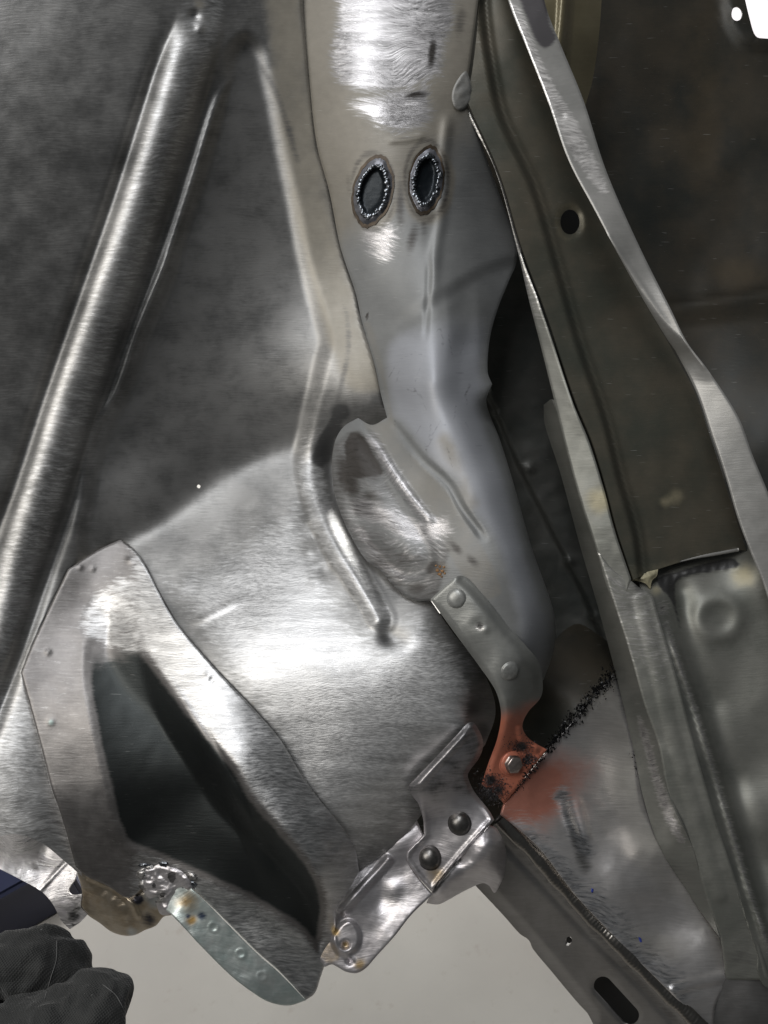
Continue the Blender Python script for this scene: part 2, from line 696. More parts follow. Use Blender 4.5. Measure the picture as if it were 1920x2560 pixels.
flat('floor', [(-8, -3, 0), (10, -3, 0), (10, 6, 0), (-8, 6, 0)], floor_mat())
flat('wall', [(-8, 5.0, 0), (10, 5.0, 0), (10, 5.0, 3.4), (-8, 5.0, 3.4)], plain('white_wall_paint', (0.80, 0.78, 0.79), 0.6, var=0.04))

# ------------------------------------------------------------------ materials of the body
ST_wing = steel('brushed_dark_steel', (0.18, 0.18, 0.176), (0.37, 0.365, 0.355), metal=0.8, rough=0.48, ang=0.75, scratch=0.6, mott=4, swirl=.06,
                g_col=(0.66, 0.66, 0.66), g_metal=.72, g_ang=-0.33, g_rough=0.45, spark=.4, g_stroke=1.15, rows=0.30, g_scratch=0.5, fine=1.45, dark=(0.10, 0.10, 0.10), tint=(0.34, 0.315, 0.265), soft=0.35)
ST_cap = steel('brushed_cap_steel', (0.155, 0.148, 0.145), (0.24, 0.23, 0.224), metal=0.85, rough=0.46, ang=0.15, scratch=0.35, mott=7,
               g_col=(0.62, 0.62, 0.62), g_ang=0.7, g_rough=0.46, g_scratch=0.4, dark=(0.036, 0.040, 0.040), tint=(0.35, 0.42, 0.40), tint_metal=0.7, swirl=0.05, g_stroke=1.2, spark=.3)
ST_post = steel('primed_post_steel', (0.165, 0.17, 0.17), (0.225, 0.23, 0.228), metal=0.2, rough=0.5, ang=1.5, scratch=0.08, mott=3,
                g_col=(0.50, 0.49, 0.50), g_col2=(0.27, 0.265, 0.27), g_metal=.7, g_ang=1.0, g_stroke=.75, g_rough=0.36, g_scratch=0.55, dark=(0.042, 0.038, 0.035), tint=(0.235, 0.218, 0.185), tint_metal=0.2, swirl=0.16, pale=(0.30, 0.31, 0.335), bumpd=0.00014)
ST_grey = steel('grey_primer_steel', (0.24, 0.245, 0.24), (0.31, 0.32, 0.325), metal=0.3, rough=0.45, ang=1.2, scratch=0.1, mott=4,
                dark=(0.06, 0.06, 0.062), tint=(0.42, 0.43, 0.46))
ST_olive = steel('olive_phosphate_steel', (0.056, 0.059, 0.047), (0.090, 0.080, 0.060), metal=0.4, rough=0.42, ang=1.2, scratch=0.10, mott=3,
                 dark=(0.03, 0.03, 0.028), tint=(0.34, 0.30, 0.20), tint_metal=0.2)
ST_rail = steel('bare_rail_steel', (0.155, 0.160, 0.143), (0.24, 0.24, 0.218), metal=0.55, rough=0.5, ang=1.9, scratch=0.2, mott=4,
                g_col=(0.70, 0.68, 0.66), g_ang=1.9, dark=(0.05, 0.05, 0.05), tint=(0.40, 0.36, 0.24))
ST_bar = steel('bright_bar_steel', (0.30, 0.298, 0.285), (0.37, 0.365, 0.35), metal=0.5, rough=0.42, ang=1.1, scratch=0.12, mott=5, g_metal=.6,
               g_col=(0.78, 0.76, 0.74), g_ang=0.9, g_scratch=0.6, dark=(0.10, 0.095, 0.10))
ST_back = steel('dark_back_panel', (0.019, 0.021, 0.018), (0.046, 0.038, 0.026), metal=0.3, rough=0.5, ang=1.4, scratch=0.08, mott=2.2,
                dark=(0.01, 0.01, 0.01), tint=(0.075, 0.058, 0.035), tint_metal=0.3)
ST_floor = steel('brushed_floor_pan', (0.48, 0.465, 0.455), (0.60, 0.58, 0.57), metal=0.75, rough=0.36, ang=0.05, scratch=0.3, mott=5,
                 g_col=(0.75, 0.74, 0.75), g_ang=1.2, dark=(0.10, 0.10, 0.095), tint=(0.44, 0.185, 0.135), tint_metal=0.35)
ST_frame = steel('frame_steel', (0.20, 0.195, 0.19), (0.27, 0.265, 0.26), metal=0.85, rough=0.40, ang=0.9, scratch=0.2, mott=4,
                 dark=(0.05, 0.05, 0.05))
ST_shiny = steel('polished_bracket_steel', (0.46, 0.44, 0.455), (0.60, 0.58, 0.59), metal=0.85, rough=0.42, ang=0.8, scratch=0.4, mott=9,
                 dark=(0.06, 0.06, 0.06), tint=(0.40, 0.28, 0.12), tint_metal=0.8, swirl=0.3, bumpd=0.00018)
ST_copper = steel('copper_primer', (0.58, 0.185, 0.115), (0.66, 0.24, 0.155), metal=0.15, rough=0.45, ang=0.5, scratch=0.1, mott=5,
                  dark=(0.04, 0.035, 0.035), tint=(0.62, 0.21, 0.13), tint_metal=0.1)
ST_weld = plain('weld_bead_steel', (0.19, 0.205, 0.225), 0.30, 1.0, 0.7, 260)
ST_burnt = plain('burnt_weld_steel', (0.016, 0.021, 0.025), 0.45, 0.3, 0.6, 150, 0.0002, 400)
ST_rivet = plain('rivet_steel', (0.13, 0.125, 0.12), 0.34, 0.9, 0.25, 300)
ST_chip = plain('black_swarf', (0.012, 0.012, 0.013), 0.25, 0.6, 0.4, 500)
ST_grit = plain('grey_grit', (0.045, 0.042, 0.045), 0.5, 0.3, 0.6, 900)

BODY = thing('car_body', 'stripped bare steel car body with inner wing, drum, pillar and rails', 'car body', lift1(960, 1280, 600))


def part_parent(o):
    """hang o on the body without moving it"""
    return o


BODY_INV = Matrix.Translation(BODY.location).inverted()


def hang(o, parent=None):
    o.parent = parent or BODY
    if parent is None:
        o.matrix_parent_inverse = BODY_INV
    return o


# ------------------------------------------------------------------ inner wing, rib, drum (one pressing)
base1w = tps([
    (-60, -60, 500), (400, -60, 562), (752, -60, 640), (0, 300, 514), (400, 300, 575), (760, 300, 646),
    (0, 700, 532), (350, 700, 590), (600, 700, 634), (800, 700, 655), (0, 1200, 556), (300, 1150, 608), (560, 1100, 645), (760, 1080, 660), (930, 1000, 640),
    (340, 1270, 611), (545, 1170, 647), (350, 1330, 617), (560, 1230, 652), (760, 1160, 667), (60, 1600, 562), (-60, 1700, 552), (50, 1850, 540), (-60, 2080, 518), (80, 2080, 526), (170, 2150, 540), (-60, 1450, 560), (180, 1430, 592), (930, 1200, 680), (600, 1500, 690), (1000, 1500, 715)], 0.0005)
base1d = tps([(250, 900, 770), (560, 800, 790), (790, 750, 800), (980, 1000, 760), (1000, 1300, 640),
    (300, 1330, 630), (560, 1225, 653), (760, 1150, 668), (370, 1385, 613), (585, 1290, 637), (780, 1220, 651),
    (330, 1430, 603), (430, 1530, 580), (600, 1390, 609), (780, 1300, 624), (900, 1350, 608),
    (540, 1640, 549), (700, 1530, 565), (850, 1500, 570), (1000, 1520, 560), (1080, 1520, 560),
    (660, 1780, 532), (800, 1680, 536), (950, 1620, 542), (1120, 1620, 548),
    (750, 1900, 528), (900, 1800, 528), (1050, 1720, 534), (1180, 1720, 554), (1230, 1760, 580), (1205, 1825, 566),
    (830, 2040, 530), (950, 1950, 532), (1070, 1860, 538), (1170, 1820, 548),
    (890, 2170, 556), (990, 2090, 558), (1080, 1980, 560)], 0.0005)


def base1(p):
    s = sd(p, TRI)
    a = base1w(p) + 8 * ss(s, -14, 36)
    b = base1d(p) + 90 * ss(300 - p[:, 0], 0, 160)
    k = 6.0
    return np.minimum(a, b) - k * np.log1p(np.exp(-np.abs(a - b) / k))


CAP = cr([(301, 1349, 1), (250, 1372), (170, 1423, 1), (85, 1600), (52, 1681, 1), (69, 1743), (93, 1832), (116, 1920), (131, 1978), (143, 2009), (166, 2082), (189, 2167, 1),
          (215, 2190), (270, 2215), (320, 2245), (350, 2225), (400, 2160), (440, 2190), (470, 2212), (559, 2296), (640, 2377), (698, 2428), (765, 2500, 1),
          (787, 2483), (802, 2441), (810, 2418), (829, 2370), (838, 2320), (840, 2270), (862, 2240), (898, 2178, 1), (887, 2121), (856, 2070), (794, 1993), (748, 1928), (702, 1851), (640, 1778), (540, 1673), (459, 1581), (417, 1519), (359, 1407), (330, 1370)], True, 7)
SEAM1 = cr([(752, -300), (752, -80), (752, 0), (773, 231), (790, 366), (821, 482), (848, 617), (887, 736), (902, 806), (933, 910), (949, 980), (960, 1020)])
RIB = cr([(560, -270), (520, -70), (500, 60), (465, 170), (415, 330), (340, 560), (255, 800), (185, 1000), (120, 1200), (50, 1400), (-30, 1640), (-150, 1950)])
TRI = cr([(612, 84), (573, 118), (550, 190), (536, 260), (513, 347), (478, 463), (428, 617), (417, 671), (347, 833), (301, 968), (247, 1076), (205, 1250), (190, 1420, 1),
          (300, 1700, 1), (900, 1500, 1), (830, 1290, 1), (768, 1150), (775, 1080), (795, 990), (816, 902), (826, 856), (812, 794), (790, 717), (768, 630), (742, 500), (715, 380), (692, 260), (672, 170), (650, 108)], True, 10)
LIP = cr([(590, 170), (546, 250), (513, 347), (478, 463), (428, 617), (407, 671), (340, 833), (294, 968), (240, 1076), (196, 1250)])
RIDGE = cr([(755, 560), (782, 660), (806, 740), (826, 810), (828, 860), (820, 910), (803, 985), (785, 1070), (776, 1150), (784, 1225), (808, 1300), (845, 1375), (888, 1445), (925, 1508), (945, 1548)])


def D1(p):
    d = base1(p)
    q, t, sgn = d_line(p, RIB)
    hw = 66 - 6 * t
    d -= 11 * np.clip(1 - (q / hw) ** 2, 0, 1) * ss(t, 0.12, 0.19)
    d += 4 * np.exp(-((q - 78) / 16) ** 2) * ss(t, 0.14, 0.22)
    d -= bead(p, LIP, 11, 1.6, ends=0.05)
    q, t, sgn = d_line(p, RIDGE)
    hw = 44 - 8 * ss(t, .55, .75) - 8 * ss(t, .8, 1)
    d -= (10.5 * ss(t, 0.42, 0.75)) * np.clip(1 - (q / (hw * 1.15)) ** 2, 0, 1) ** 2 * (1 - 0.35 * ss(t, .85, 1))
    # wrinkles where the drum meets the ridge
    for k, (c, r, h) in enumerate([((770, 1300), 16, -2.0), ((790, 1345), 16, 2.0), ((772, 1375), 20, -1.6), ((815, 1430), 22, 1.8), ((790, 1455), 26, -1.4), ((995, 1600), 34, 3.0), ((970, 1585), 26, 3.0)]):
        d += bump(p, c, r, h)
    # crease on the drum by the seam
    d -= bead(p, cr([(465, 1565), (510, 1545), (560, 1520), (620, 1495)]), 12, 1.4, ends=0.4)
    # torn dent near the rib's top
    d += bump(p, (485, 40), 18, 4) - bump(p, (500, 70), 12, 3)
    d += bump(p, (95, 1640), 14, 1.0)
    d += 5 * ss(sd(p, CAP), 0, 14) + 7 * ss(d_line(p, SEAM1)[0] * d_line(p, SEAM1)[2] * -1, 0, 9) * (p[:, 1] < 1020) * (p[:, 0] > 740)
    d += wavy(p, 0.55, 210, 2) + wavy(p, 0.12, 60, 4)
    return d


S1_OUT = cr([(-420, -260, 1), (775, -260, 1), (775, -60), (775, 0), (796, 231), (813, 366), (844, 482), (871, 617), (910, 736), (925, 806), (956, 910), (972, 980), (975, 1038, 1),
             (935, 1075), (905, 1130), (900, 1200), (915, 1290), (940, 1360), (985, 1430), (1030, 1490), (1076, 1500, 1),
             (1130, 1578), (1199, 1665), (1232, 1735), (1238, 1790), (1213, 1862, 1), (1150, 1930), (1060, 2030), (995, 2105), (910, 2168), (860, 2215, 1),
             (840, 2150), (800, 2085), (740, 2015), (700, 1950), (655, 1880), (590, 1795), (500, 1695), (425, 1605), (385, 1540), (330, 1430), (295, 1385, 1),
             (270, 1400), (190, 1445, 1), (110, 1610), (78, 1685, 1), (95, 1745), (118, 1830), (140, 1920), (158, 1980), (190, 2085), (205, 2190, 1),
             (160, 2152), (105, 2108), (45, 2086), (0, 2090), (-60, 2110), (-420, 2220, 1)], True, 7)
DRUM = cr([(300, 1360, 1), (420, 1400), (600, 1290), (765, 1185), (790, 1230), (830, 1340), (890, 1440), (960, 1540), (1020, 1480, 1), (1076, 1490, 1), (1260, 1650, 1), (1280, 1900, 1), (860, 2260, 1)], True, 14)
M_tri = cr([(612, 95), (575, 160), (546, 250), (513, 347), (478, 463), (428, 617), (347, 833), (301, 968), (247, 1076), (205, 1250), (260, 1360, 1), (420, 1400), (600, 1290), (765, 1185), (775, 1080), (795, 990), (816, 902), (826, 856), (812, 794), (790, 717), (768, 630), (742, 500), (715, 380), (690, 260), (655, 150)], True, 10)
q_rib = [(x - 62 * .97, y - 10) for x, y in RIB] + [(x + 62 * .97, y + 10) for x, y in RIB[::-1]]
q_ridge = [(x - 34, y + 4) for x, y in RIDGE] + [(x + 36, y - 4) for x, y in RIDGE[::-1]]


def g1(p):
    s = sd(p, DRUM)
    g = ss(s, -5, 170)
    q, t, _ = d_line(p, RIDGE)
    g = np.maximum(g, 0.7 * ss(48 - q, 0, 30) * ss(t, .40, .72))
    q, t, _ = d_line(p, RIB)
    g = np.maximum(g, 0.38 * ss(66 - q, 0, 30))
    g *= 1 - 0.8 * ss(sd(p, cr([(1160, 1680), (1215, 1690), (1240, 1790), (1215, 1860), (1160, 1830), (1180, 1740)], True)), -12, 15)
    low = ss(p[:, 1], 1640, 1760) * ss(300 - p[:, 0], 0, 60)
    return np.maximum(g, 0.5 * low)


def k1(p):
    d = .30 * ss(sd(p, M_tri), -5, 25)
    for c, r, h in [((852, 1030), 34, 1.1), ((838, 1075), 30, .9), ((960, 1600), 40, .7), ((1180, 1770), 40, .7), ((1200, 1830), 36, .9)]:
        d = np.maximum(d, bump(p, c, r, h))
    q, t, s = d_line(p, RIDGE)
    d = np.maximum(d, .55 * np.exp(-((q - 44) / 12) ** 2) * (s < 0) * ss(t, .1, .3))  # shade on the ridge's right flank, painted as a dark band
    d = np.maximum(d, .72 * ss(sd(p, cr([(850, 1003), (868, 1010), (866, 1045), (842, 1090), (830, 1150), (806, 1172), (778, 1155), (790, 1100), (815, 1060), (835, 1020)], True)), -8, 10))
    q, t, s = d_line(p, cr([(640, 150), (690, 230), (745, 400)]))
    return np.maximum(d, .5 * np.exp(-(q / 14) ** 2))


def t1(p):
    t = bump(p, (500, 10), 22, .8) + bump(p, (632, 1760), 5, 1.2) + bump(p, (640, 1572), 9, 1.3) + bump(p, (655, 1578), 6, 1.0)
    q, tt, s = d_line(p, cr([(700, -40), (735, 250), (790, 560), (860, 820), (930, 1000)]))
    return np.maximum(t, .85 * np.exp(-(q / 52) ** 4) * (1 - ss(p[:, 1], 960, 1010)))


PINH = np.array([(497 + 4.6 * math.cos(a), 1216 + 4.6 * math.sin(a)) for a in np.linspace(0, 2 * math.pi, 12, endpoint=False)])
o = sheet('wing_panel', S1_OUT, D1, ST_wing, None, step=6.5, holes=[PINH], rim=1.2, attrs={'ground': g1, 'dark': k1, 'tint': t1},
          parts=[('stiffening_rib', np.array(q_rib), None), ('ridge_bead', np.array(q_ridge), None), ('drum_panel', DRUM, None), ('recessed_panel', M_tri, None)])
for x in o.values():
    hang(x)

# ------------------------------------------------------------------ end cap with its deep recess, lapped over the drum
REC = cr([(193, 1640), (195, 1550), (225, 1500), (280, 1480), (330, 1520), (350, 1580), (386, 1645), (482, 1772), (598, 1913), (640, 1986), (717, 2074), (775, 2144), (812, 2213), (822, 2262), (815, 2330), (800, 2400, 1), (740, 2330), (694, 2300), (617, 2254), (501, 2200), (386, 2150), (325, 2124), (293, 2090), (274, 2036), (262, 1978), (245, 1913), (226, 1820), (206, 1704)], True, 9)
base3 = tps([(250, 1372, 605), (170, 1423, 591), (52, 1681, 555), (93, 1832, 542), (143, 2009, 532), (189, 2167, 538), (150, 1600, 572), (230, 1500, 589),
             (200, 1900, 538), (301, 1349, 611), (417, 1519, 573), (459, 1581, 559), (540, 1673, 543), (640, 1778, 531.5), (748, 1928, 525.5), (794, 1993, 526), (898, 2178, 546),
             (350, 1580, 570), (386, 1645, 556), (482, 1774, 529), (598, 1913, 509), (717, 2074, 503), (800, 2200, 513), (300, 2180, 545), (400, 2170, 546), (559, 2298, 540), (640, 2379, 540), (760, 2499, 545), (840, 2300, 545),
             (640, 2263, 540), (440, 2000, 522)], 0.0005)
REC_L = cr([(205, 1600), (206, 1704), (226, 1820), (245, 1913), (262, 1978), (274, 2036), (293, 2090)])
REC_R = cr([(350, 1580), (386, 1645), (482, 1772), (598, 1913), (640, 1986), (717, 2074), (775, 2144), (812, 2213), (822, 2262), (815, 2330)])
REC_B = cr([(293, 2100), (325, 2124), (386, 2150), (501, 2200), (617, 2254), (694, 2300), (740, 2330), (800, 2400)])
REC_T = cr([(195, 1560), (225, 1500), (280, 1480), (330, 1520), (350, 1580)])
REC = np.vstack([REC_L, REC_B, REC_R[::-1], REC_T[::-1]])
RAMP = cr([(330, 2130), (386, 2149), (501, 2199), (617, 2253), (694, 2299), (790, 2390)])


def D3(p):
    d = base3(p) - 2.2
    s = sd(p, REC)
    sm = lambda x, r: np.sqrt(x * x + r * r) - r
    a = sm(d_line(p, REC_L)[0] * .29 * .48, .8)
    b = sm(d_line(p, REC_R)[0] * .29 * 1.25, 8.0)
    c = sm(d_line(p, REC_B)[0] * .29 * .58, .8)
    t = sm(d_line(p, REC_T)[0] * .29 * .42, 4.0)
    kk = 1.6
    h = -np.log(np.exp(-a / kk) + np.exp(-b / kk) + np.exp(-c / kk) + np.exp(-t / kk)) * kk
    h = .5 * (h + np.sqrt(h * h + .3))
    d += np.where(s > 0, h * ss(s, 0, 8), 0)
    # vertical crease inside the recess
    d -= bead(p, cr([(400, 1690), (500, 1850), (590, 2010), (690, 2230)]), 26, 4, ends=.3)
    d += wavy(p, 0.5, 130, 12)
    for c, r, h in [((120, 1630), 9, -1.2), ((126, 1805), 11, -.9), ((520, 1690), 12, -.8), ((530, 1700), 7, 1.2), ((325, 1400), 8, -1.5), ((200, 1418), 7, -1), ((232, 1422), 6, -1), ((850, 2000), 10, 1), ((830, 2120), 14, 1.5), ((860, 2105), 7, -1)]:
        d += bump(p, c, r, h)
    d -= bead(p, cr([(785, 2040), (815, 2020)]), 4, .6)
    return d


def g3(p):
    s = sd(p, REC)
    g = 0.85 * ss(-s, -25, 12) * ss(p[:, 0], 290, 380)
    g = np.maximum(g, .6 * ss(sd(p, cr([(200, 1560), (240, 1480), (330, 1440), (400, 1540), (440, 1640), (340, 1640), (230, 1600)], True)), -25, 25))
    return np.maximum(g, .12 * (p[:, 0] < 330))


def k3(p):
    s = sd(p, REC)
    return .95 * ss(s, 6, 36) * ss(p[:, 1] + .25 * p[:, 0], 1640, 1780)  # shade inside the recess, painted in and deepening from its top


def t3(p):
    t = ss(sd(p, cr([(430, 2190), (560, 2230), (690, 2300), (800, 2400), (780, 2480), (700, 2420), (560, 2295), (470, 2215)], True)), -8, 8) * .6
    for c, r in [((368, 1902), 7), ((350, 1900), 5), ((420, 2090), 4), ((425, 2075), 4), ((300, 1740), 5), ((452, 2128), 3), ((785, 2025), 12), ((128, 1806), 8), ((510, 2145), 4)]:
        t = np.maximum(t, bump(p, c, r, 1.1))
    return t


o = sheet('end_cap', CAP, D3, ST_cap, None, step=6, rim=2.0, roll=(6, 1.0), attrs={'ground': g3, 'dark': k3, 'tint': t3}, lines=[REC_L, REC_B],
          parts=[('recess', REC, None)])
for x in o.values():
    hang(x)

# ------------------------------------------------------------------ pillar, swept down into the grey tube
S2_OUT = cr([(754, -260, 1), (1225, -260, 1), (1205, -60), (1196, 0), (1172, 181), (1160, 240, 1), (1225, 420), (1290, 610), (1290, 660), (1273, 700), (1242, 779), (1224, 850), (1219, 929), (1230, 960, 1), (1216, 1006), (1250, 1100), (1284, 1209), (1330, 1371), (1377, 1504), (1389, 1560), (1384, 1627), (1359, 1700, 1),
             (1300, 1720), (1220, 1640), (1140, 1560), (1078, 1502, 1), (1030, 1500), (985, 1465), (950, 1425), (915, 1400), (880, 1345), (852, 1285), (836, 1230), (830, 1170), (832, 1130), (842, 1092), (862, 1064), (895, 1045, 1), (930, 1062), (968, 1044, 1), (952, 985), (936, 910), (905, 806), (890, 736), (851, 617), (824, 482), (793, 366), (776, 231), (755, 0)], True, 7)
base2 = tps([(754, -60, 648), (830, -60, 636), (1000, -60, 632), (1196, -60, 640), (776, 231, 648), (850, 231, 634), (1000, 231, 628), (1150, 200, 636),
             (824, 482, 651), (900, 450, 632), (1000, 480, 624), (1100, 480, 632), (851, 617, 654), (920, 640, 636), (1000, 640, 626), (1085, 640, 622), (905, 806, 650), (980, 800, 628), (1060, 800, 606),
             (1180, 480, 655), (1260, 560, 682), (1180, 680, 640), (1260, 680, 674), (1150, 820, 614), (1225, 860, 646), (952, 985, 638), (1000, 960, 612), (1080, 960, 590), (1150, 1000, 598), (1212, 1010, 612),
             (968, 1044, 626), (1010, 1100, 604), (1080, 1100, 580), (1160, 1120, 576), (1240, 1120, 592), (900, 1050, 634), (832, 1130, 640), (836, 1230, 622), (880, 1345, 600), (960, 1430, 574), (880, 1130, 620), (930, 1230, 596), (980, 1330, 578),
             (1040, 1440, 560), (1078, 1502, 555), (1060, 1200, 582), (1110, 1320, 562), (1160, 1450, 548), (1180, 1240, 556), (1230, 1380, 544), (1280, 1520, 542), (1300, 1620, 546), (1265, 1240, 566), (1310, 1380, 551), (1350, 1520, 549), (1345, 1620, 555), (1284, 1209, 574), (1330, 1371, 560), (1389, 1560, 560), (1230, 1600, 545), (1140, 1560, 550), (1359, 1700, 566)], 0.002)
SIL2 = cr([(1226, 960), (1216, 1006), (1250, 1100), (1284, 1209), (1330, 1371), (1377, 1504), (1389, 1560), (1384, 1627), (1359, 1700)])
CREASE = cr([(1122, 270), (1111, 366), (1107, 450), (1103, 540), (1089, 633), (1085, 720), (1075, 800)])
LEDGE = cr([(965, 820), (1010, 790), (1080, 750), (1140, 715), (1200, 680), (1280, 650)])
OVAL = cr([(868, 1100), (900, 1080), (925, 1120), (960, 1170), (1010, 1250), (1060, 1320), (1090, 1400), (1050, 1450), (990, 1440), (930, 1380), (880, 1300), (858, 1220), (852, 1150)], True)


def D2(p):
    d = base2(p)
    q, t, s = d_line(p, CREASE)
    d -= 3.2 * np.exp(-(q / 14) ** 2) * ss(t, 0, .1) * ss(1 - t, 0, .3)
    q, t, s = d_line(p, SIL2)
    x = np.clip(1 - q / 85, 0, 1) * ss(p[:, 1], 930, 1060)
    d += 48 * (1 - np.sqrt(np.clip(1 - x * x, 0, 1)))
    q, t, s = d_line(p, LEDGE)
    d += 3.5 * ss(s * q, -22, 22) * np.exp(-(q / 70) ** 2) * ss(t, 0, .15)
    s = sd(p, OVAL)
    d += 2.5 * ss(s, -10, 18) - 3.5 * ss(s, 5, 70) * (1 - ss(p[:, 1], 1380, 1460))
    # flange between the oval and the tube, and its shallow groove
    d -= bead(p, cr([(880, 1062), (930, 1100), (985, 1185), (1040, 1260), (1090, 1320)]), 16, 3, ends=.12)
    d += bead(p, cr([(972, 1045), (1003, 1084), (1057, 1149), (1122, 1211), (1157, 1273), (1219, 1357)]), 12, 3.0, ends=.1)
    d += bead(p, cr([(1075, 640), (1070, 740), (1062, 860)]), 9, 1.2, ends=.2)
    # folds on the tube
    d -= bead(p, cr([(1120, 830), (1100, 930), (1110, 1010), (1160, 1090), (1200, 1180)]), 55, 3.5, 2, ends=.35)
    d += bead(p, cr([(1150, 690), (1160, 830), (1150, 940)]), 42, 4, 2, ends=.35)
    # long run of solder below the ground patch
    d -= bead(p, cr([(960, 352), (1010, 350), (1070, 338)]), 10, 1.2, ends=.2)
    for c, r, h in [((935, 470), 62, 2.0), ((1068, 455), 60, 2.5), ((1010, 300), 60, 1.5), ((1000, 150), 90, 1.5)]:
        d += bump(p, c, r, h)
    d += wavy(p, 0.24, 150, 21) + wavy(p, .06, 40, 3)
    return d


def g2(p):
    patch = cr([(850, -60, 1), (1125, -60, 1), (1128, 60), (1108, 100), (1095, 180), (1060, 200), (980, 225), (905, 222), (850, 200), (832, 160), (835, 110), (848, 50)], True)
    p2 = cr([(875, 260), (930, 245), (1060, 215), (1075, 260), (1076, 300), (1040, 320), (980, 325), (930, 300)], True)
    p3 = cr([(908, 580), (940, 570), (975, 560), (990, 590), (970, 650), (940, 640), (915, 610)], True)
    g = np.maximum.reduce([ss(sd(p, patch), -38, 30), .85 * ss(sd(p, p2), -40, 30), .75 * ss(sd(p, p3), -34, 26)])
    ov = cr([(836, 1130), (870, 1090), (905, 1090), (950, 1170), (1020, 1280), (1100, 1290), (1130, 1330), (1115, 1400), (1080, 1490), (1000, 1480), (920, 1410), (850, 1290)], True)
    g = np.maximum(g, .34 * ss(sd(p, ov), -14, 10))
    g = np.maximum(g, .85 * np.exp(-(d_line(p, cr([(905, 1270), (960, 1290), (1040, 1330), (1100, 1320)]))[0] / 34) ** 2))
    g = np.maximum(g, .7 * np.exp(-(d_line(p, cr([(900, 1330), (950, 1400), (1000, 1440)]))[0] / 20) ** 2))
    q, t, _ = d_line(p, cr([(930, 1100), (985, 1185), (1040, 1260), (1090, 1320)]))
    return np.maximum(g, .7 * np.exp(-(q / 20) ** 2))


def k2(p):
    k = np.zeros(len(p))
    for c, rx, ry, a, h in [((1080, 130), 13, 46, 0.1, 1.2), ((1035, 238), 38, 12, -.15, 1.1), ((1000, 510), 16, 70, 0, .9), ((1030, 600), 18, 50, .2, .9), ((870, 460), 10, 40, 0, .6), ((1060, 560), 14, 60, 0, .6),
                            ((1010, 345), 60, 7, -.1, .6), ((870, 1190), 40, 90, -.3, 1.1), ((920, 1160), 36, 80, -.5, 1.1), ((930, 1240), 70, 26, .2, .8), ((880, 1110), 30, 40, 0, .9), ((950, 1390), 50, 20, .7, .7), ((1085, 1420), 36, 28, 0, 1.1), ((1140, 1370), 14, 30, -.8, .9), ((1180, 1400), 14, 26, -.8, .8),
                            ((1040, 1470), 50, 34, 0, .9), ((918, 790), 4, 14, .2, 1.2), ((893, 895), 4, 10, .3, 1.2), ((928, 940), 5, 16, .1, 1.2), ((940, 985), 5, 14, .1, 1.2), ((855, 880), 5, 18, -.2, 1.0), ((885, 915), 22, 16, 0, .55), ((1150, 60), 20, 60, 0.15, .7)]:
        e = p - np.array(c)
        x = (e[:, 0] * math.cos(a) + e[:, 1] * math.sin(a)) / rx
        y = (-e[:, 0] * math.sin(a) + e[:, 1] * math.cos(a)) / ry
        k = np.maximum(k, .8 * h * np.exp(-(x * x + y * y) * 1.0))
    k = np.maximum(k, .42 * ss(sd(p, cr([(836, 1130), (870, 1085), (905, 1085), (950, 1165), (1010, 1260), (990, 1300), (900, 1300), (850, 1260)], True)), -16, 16))
    k = np.maximum(k, .95 * ss(sd(p, cr([(856, 1120), (872, 1080), (900, 1078), (935, 1130), (962, 1185), (915, 1200), (872, 1195)], True)), -12, 16))
    for c in ((932, 478), (1066, 450)):
        q = np.sqrt((((p - np.array(c)) / np.array([50, 90])) ** 2).sum(1))
        k = np.maximum(k, .5 * np.exp(-((q - 1.08) / .16) ** 2))
    ov = cr([(820, 1130), (866, 1074), (905, 1074), (955, 1165), (1025, 1275), (1105, 1285), (1138, 1330), (1120, 1410), (1085, 1505), (1000, 1495), (915, 1425), (835, 1290)], True)
    st_ = np.maximum(np.exp(-(d_line(p, cr([(905, 1270), (960, 1290), (1040, 1330), (1100, 1320)]))[0] / 34) ** 2), np.exp(-(d_line(p, cr([(945, 1110), (990, 1185), (1040, 1260), (1090, 1320)]))[0] / 18) ** 2))
    k = np.maximum(k, .52 * ss(sd(p, ov), -10, 12) * (1 - .85 * st_))
    # pencil-like scratches on the tube
    r = random.Random(5)
    for i in range(34):
        x, y = r.uniform(980, 1180), r.uniform(820, 1130)
        L, a = r.uniform(8, 55), r.choice([1.2, 1.9, 1.5, -.3, .2, 2.1]) + r.uniform(-.2, .2)
        q, t, _ = d_line(p, [(x, y), (x + L * math.cos(a), y + L * math.sin(a))])
        k = np.maximum(k, .42 * np.exp(-(q / 3.2) ** 2))
    return k


def t2(p):
    a = .95 * ss(600 - p[:, 1] + .9 * (930 - p[:, 0]), -150, 260)
    a = np.maximum(a, .42 * ss(sd(p, cr([(905, 806), (932, 900), (966, 1044), (900, 1050), (990, 1180), (1060, 1290), (1200, 1500), (1260, 1480), (1157, 1273), (1003, 1084), (960, 900), (930, 800)], True)), -6, 12))
    for c in ((935, 470), (1068, 455)):
        q = np.sqrt((((p - np.array(c)) / np.array([60, 90])) ** 2).sum(1))
        a = np.maximum(a, .8 * np.exp(-((q - 1.0) / .22) ** 2))
    a = np.maximum(a, bump(p, (1100, 1420), 20, 1.2))
    a = np.maximum(a, .6 * np.exp(-(d_line(p, cr([(1110, 1100), (1150, 1180), (1180, 1260)]))[0] / 26) ** 2))
    return a


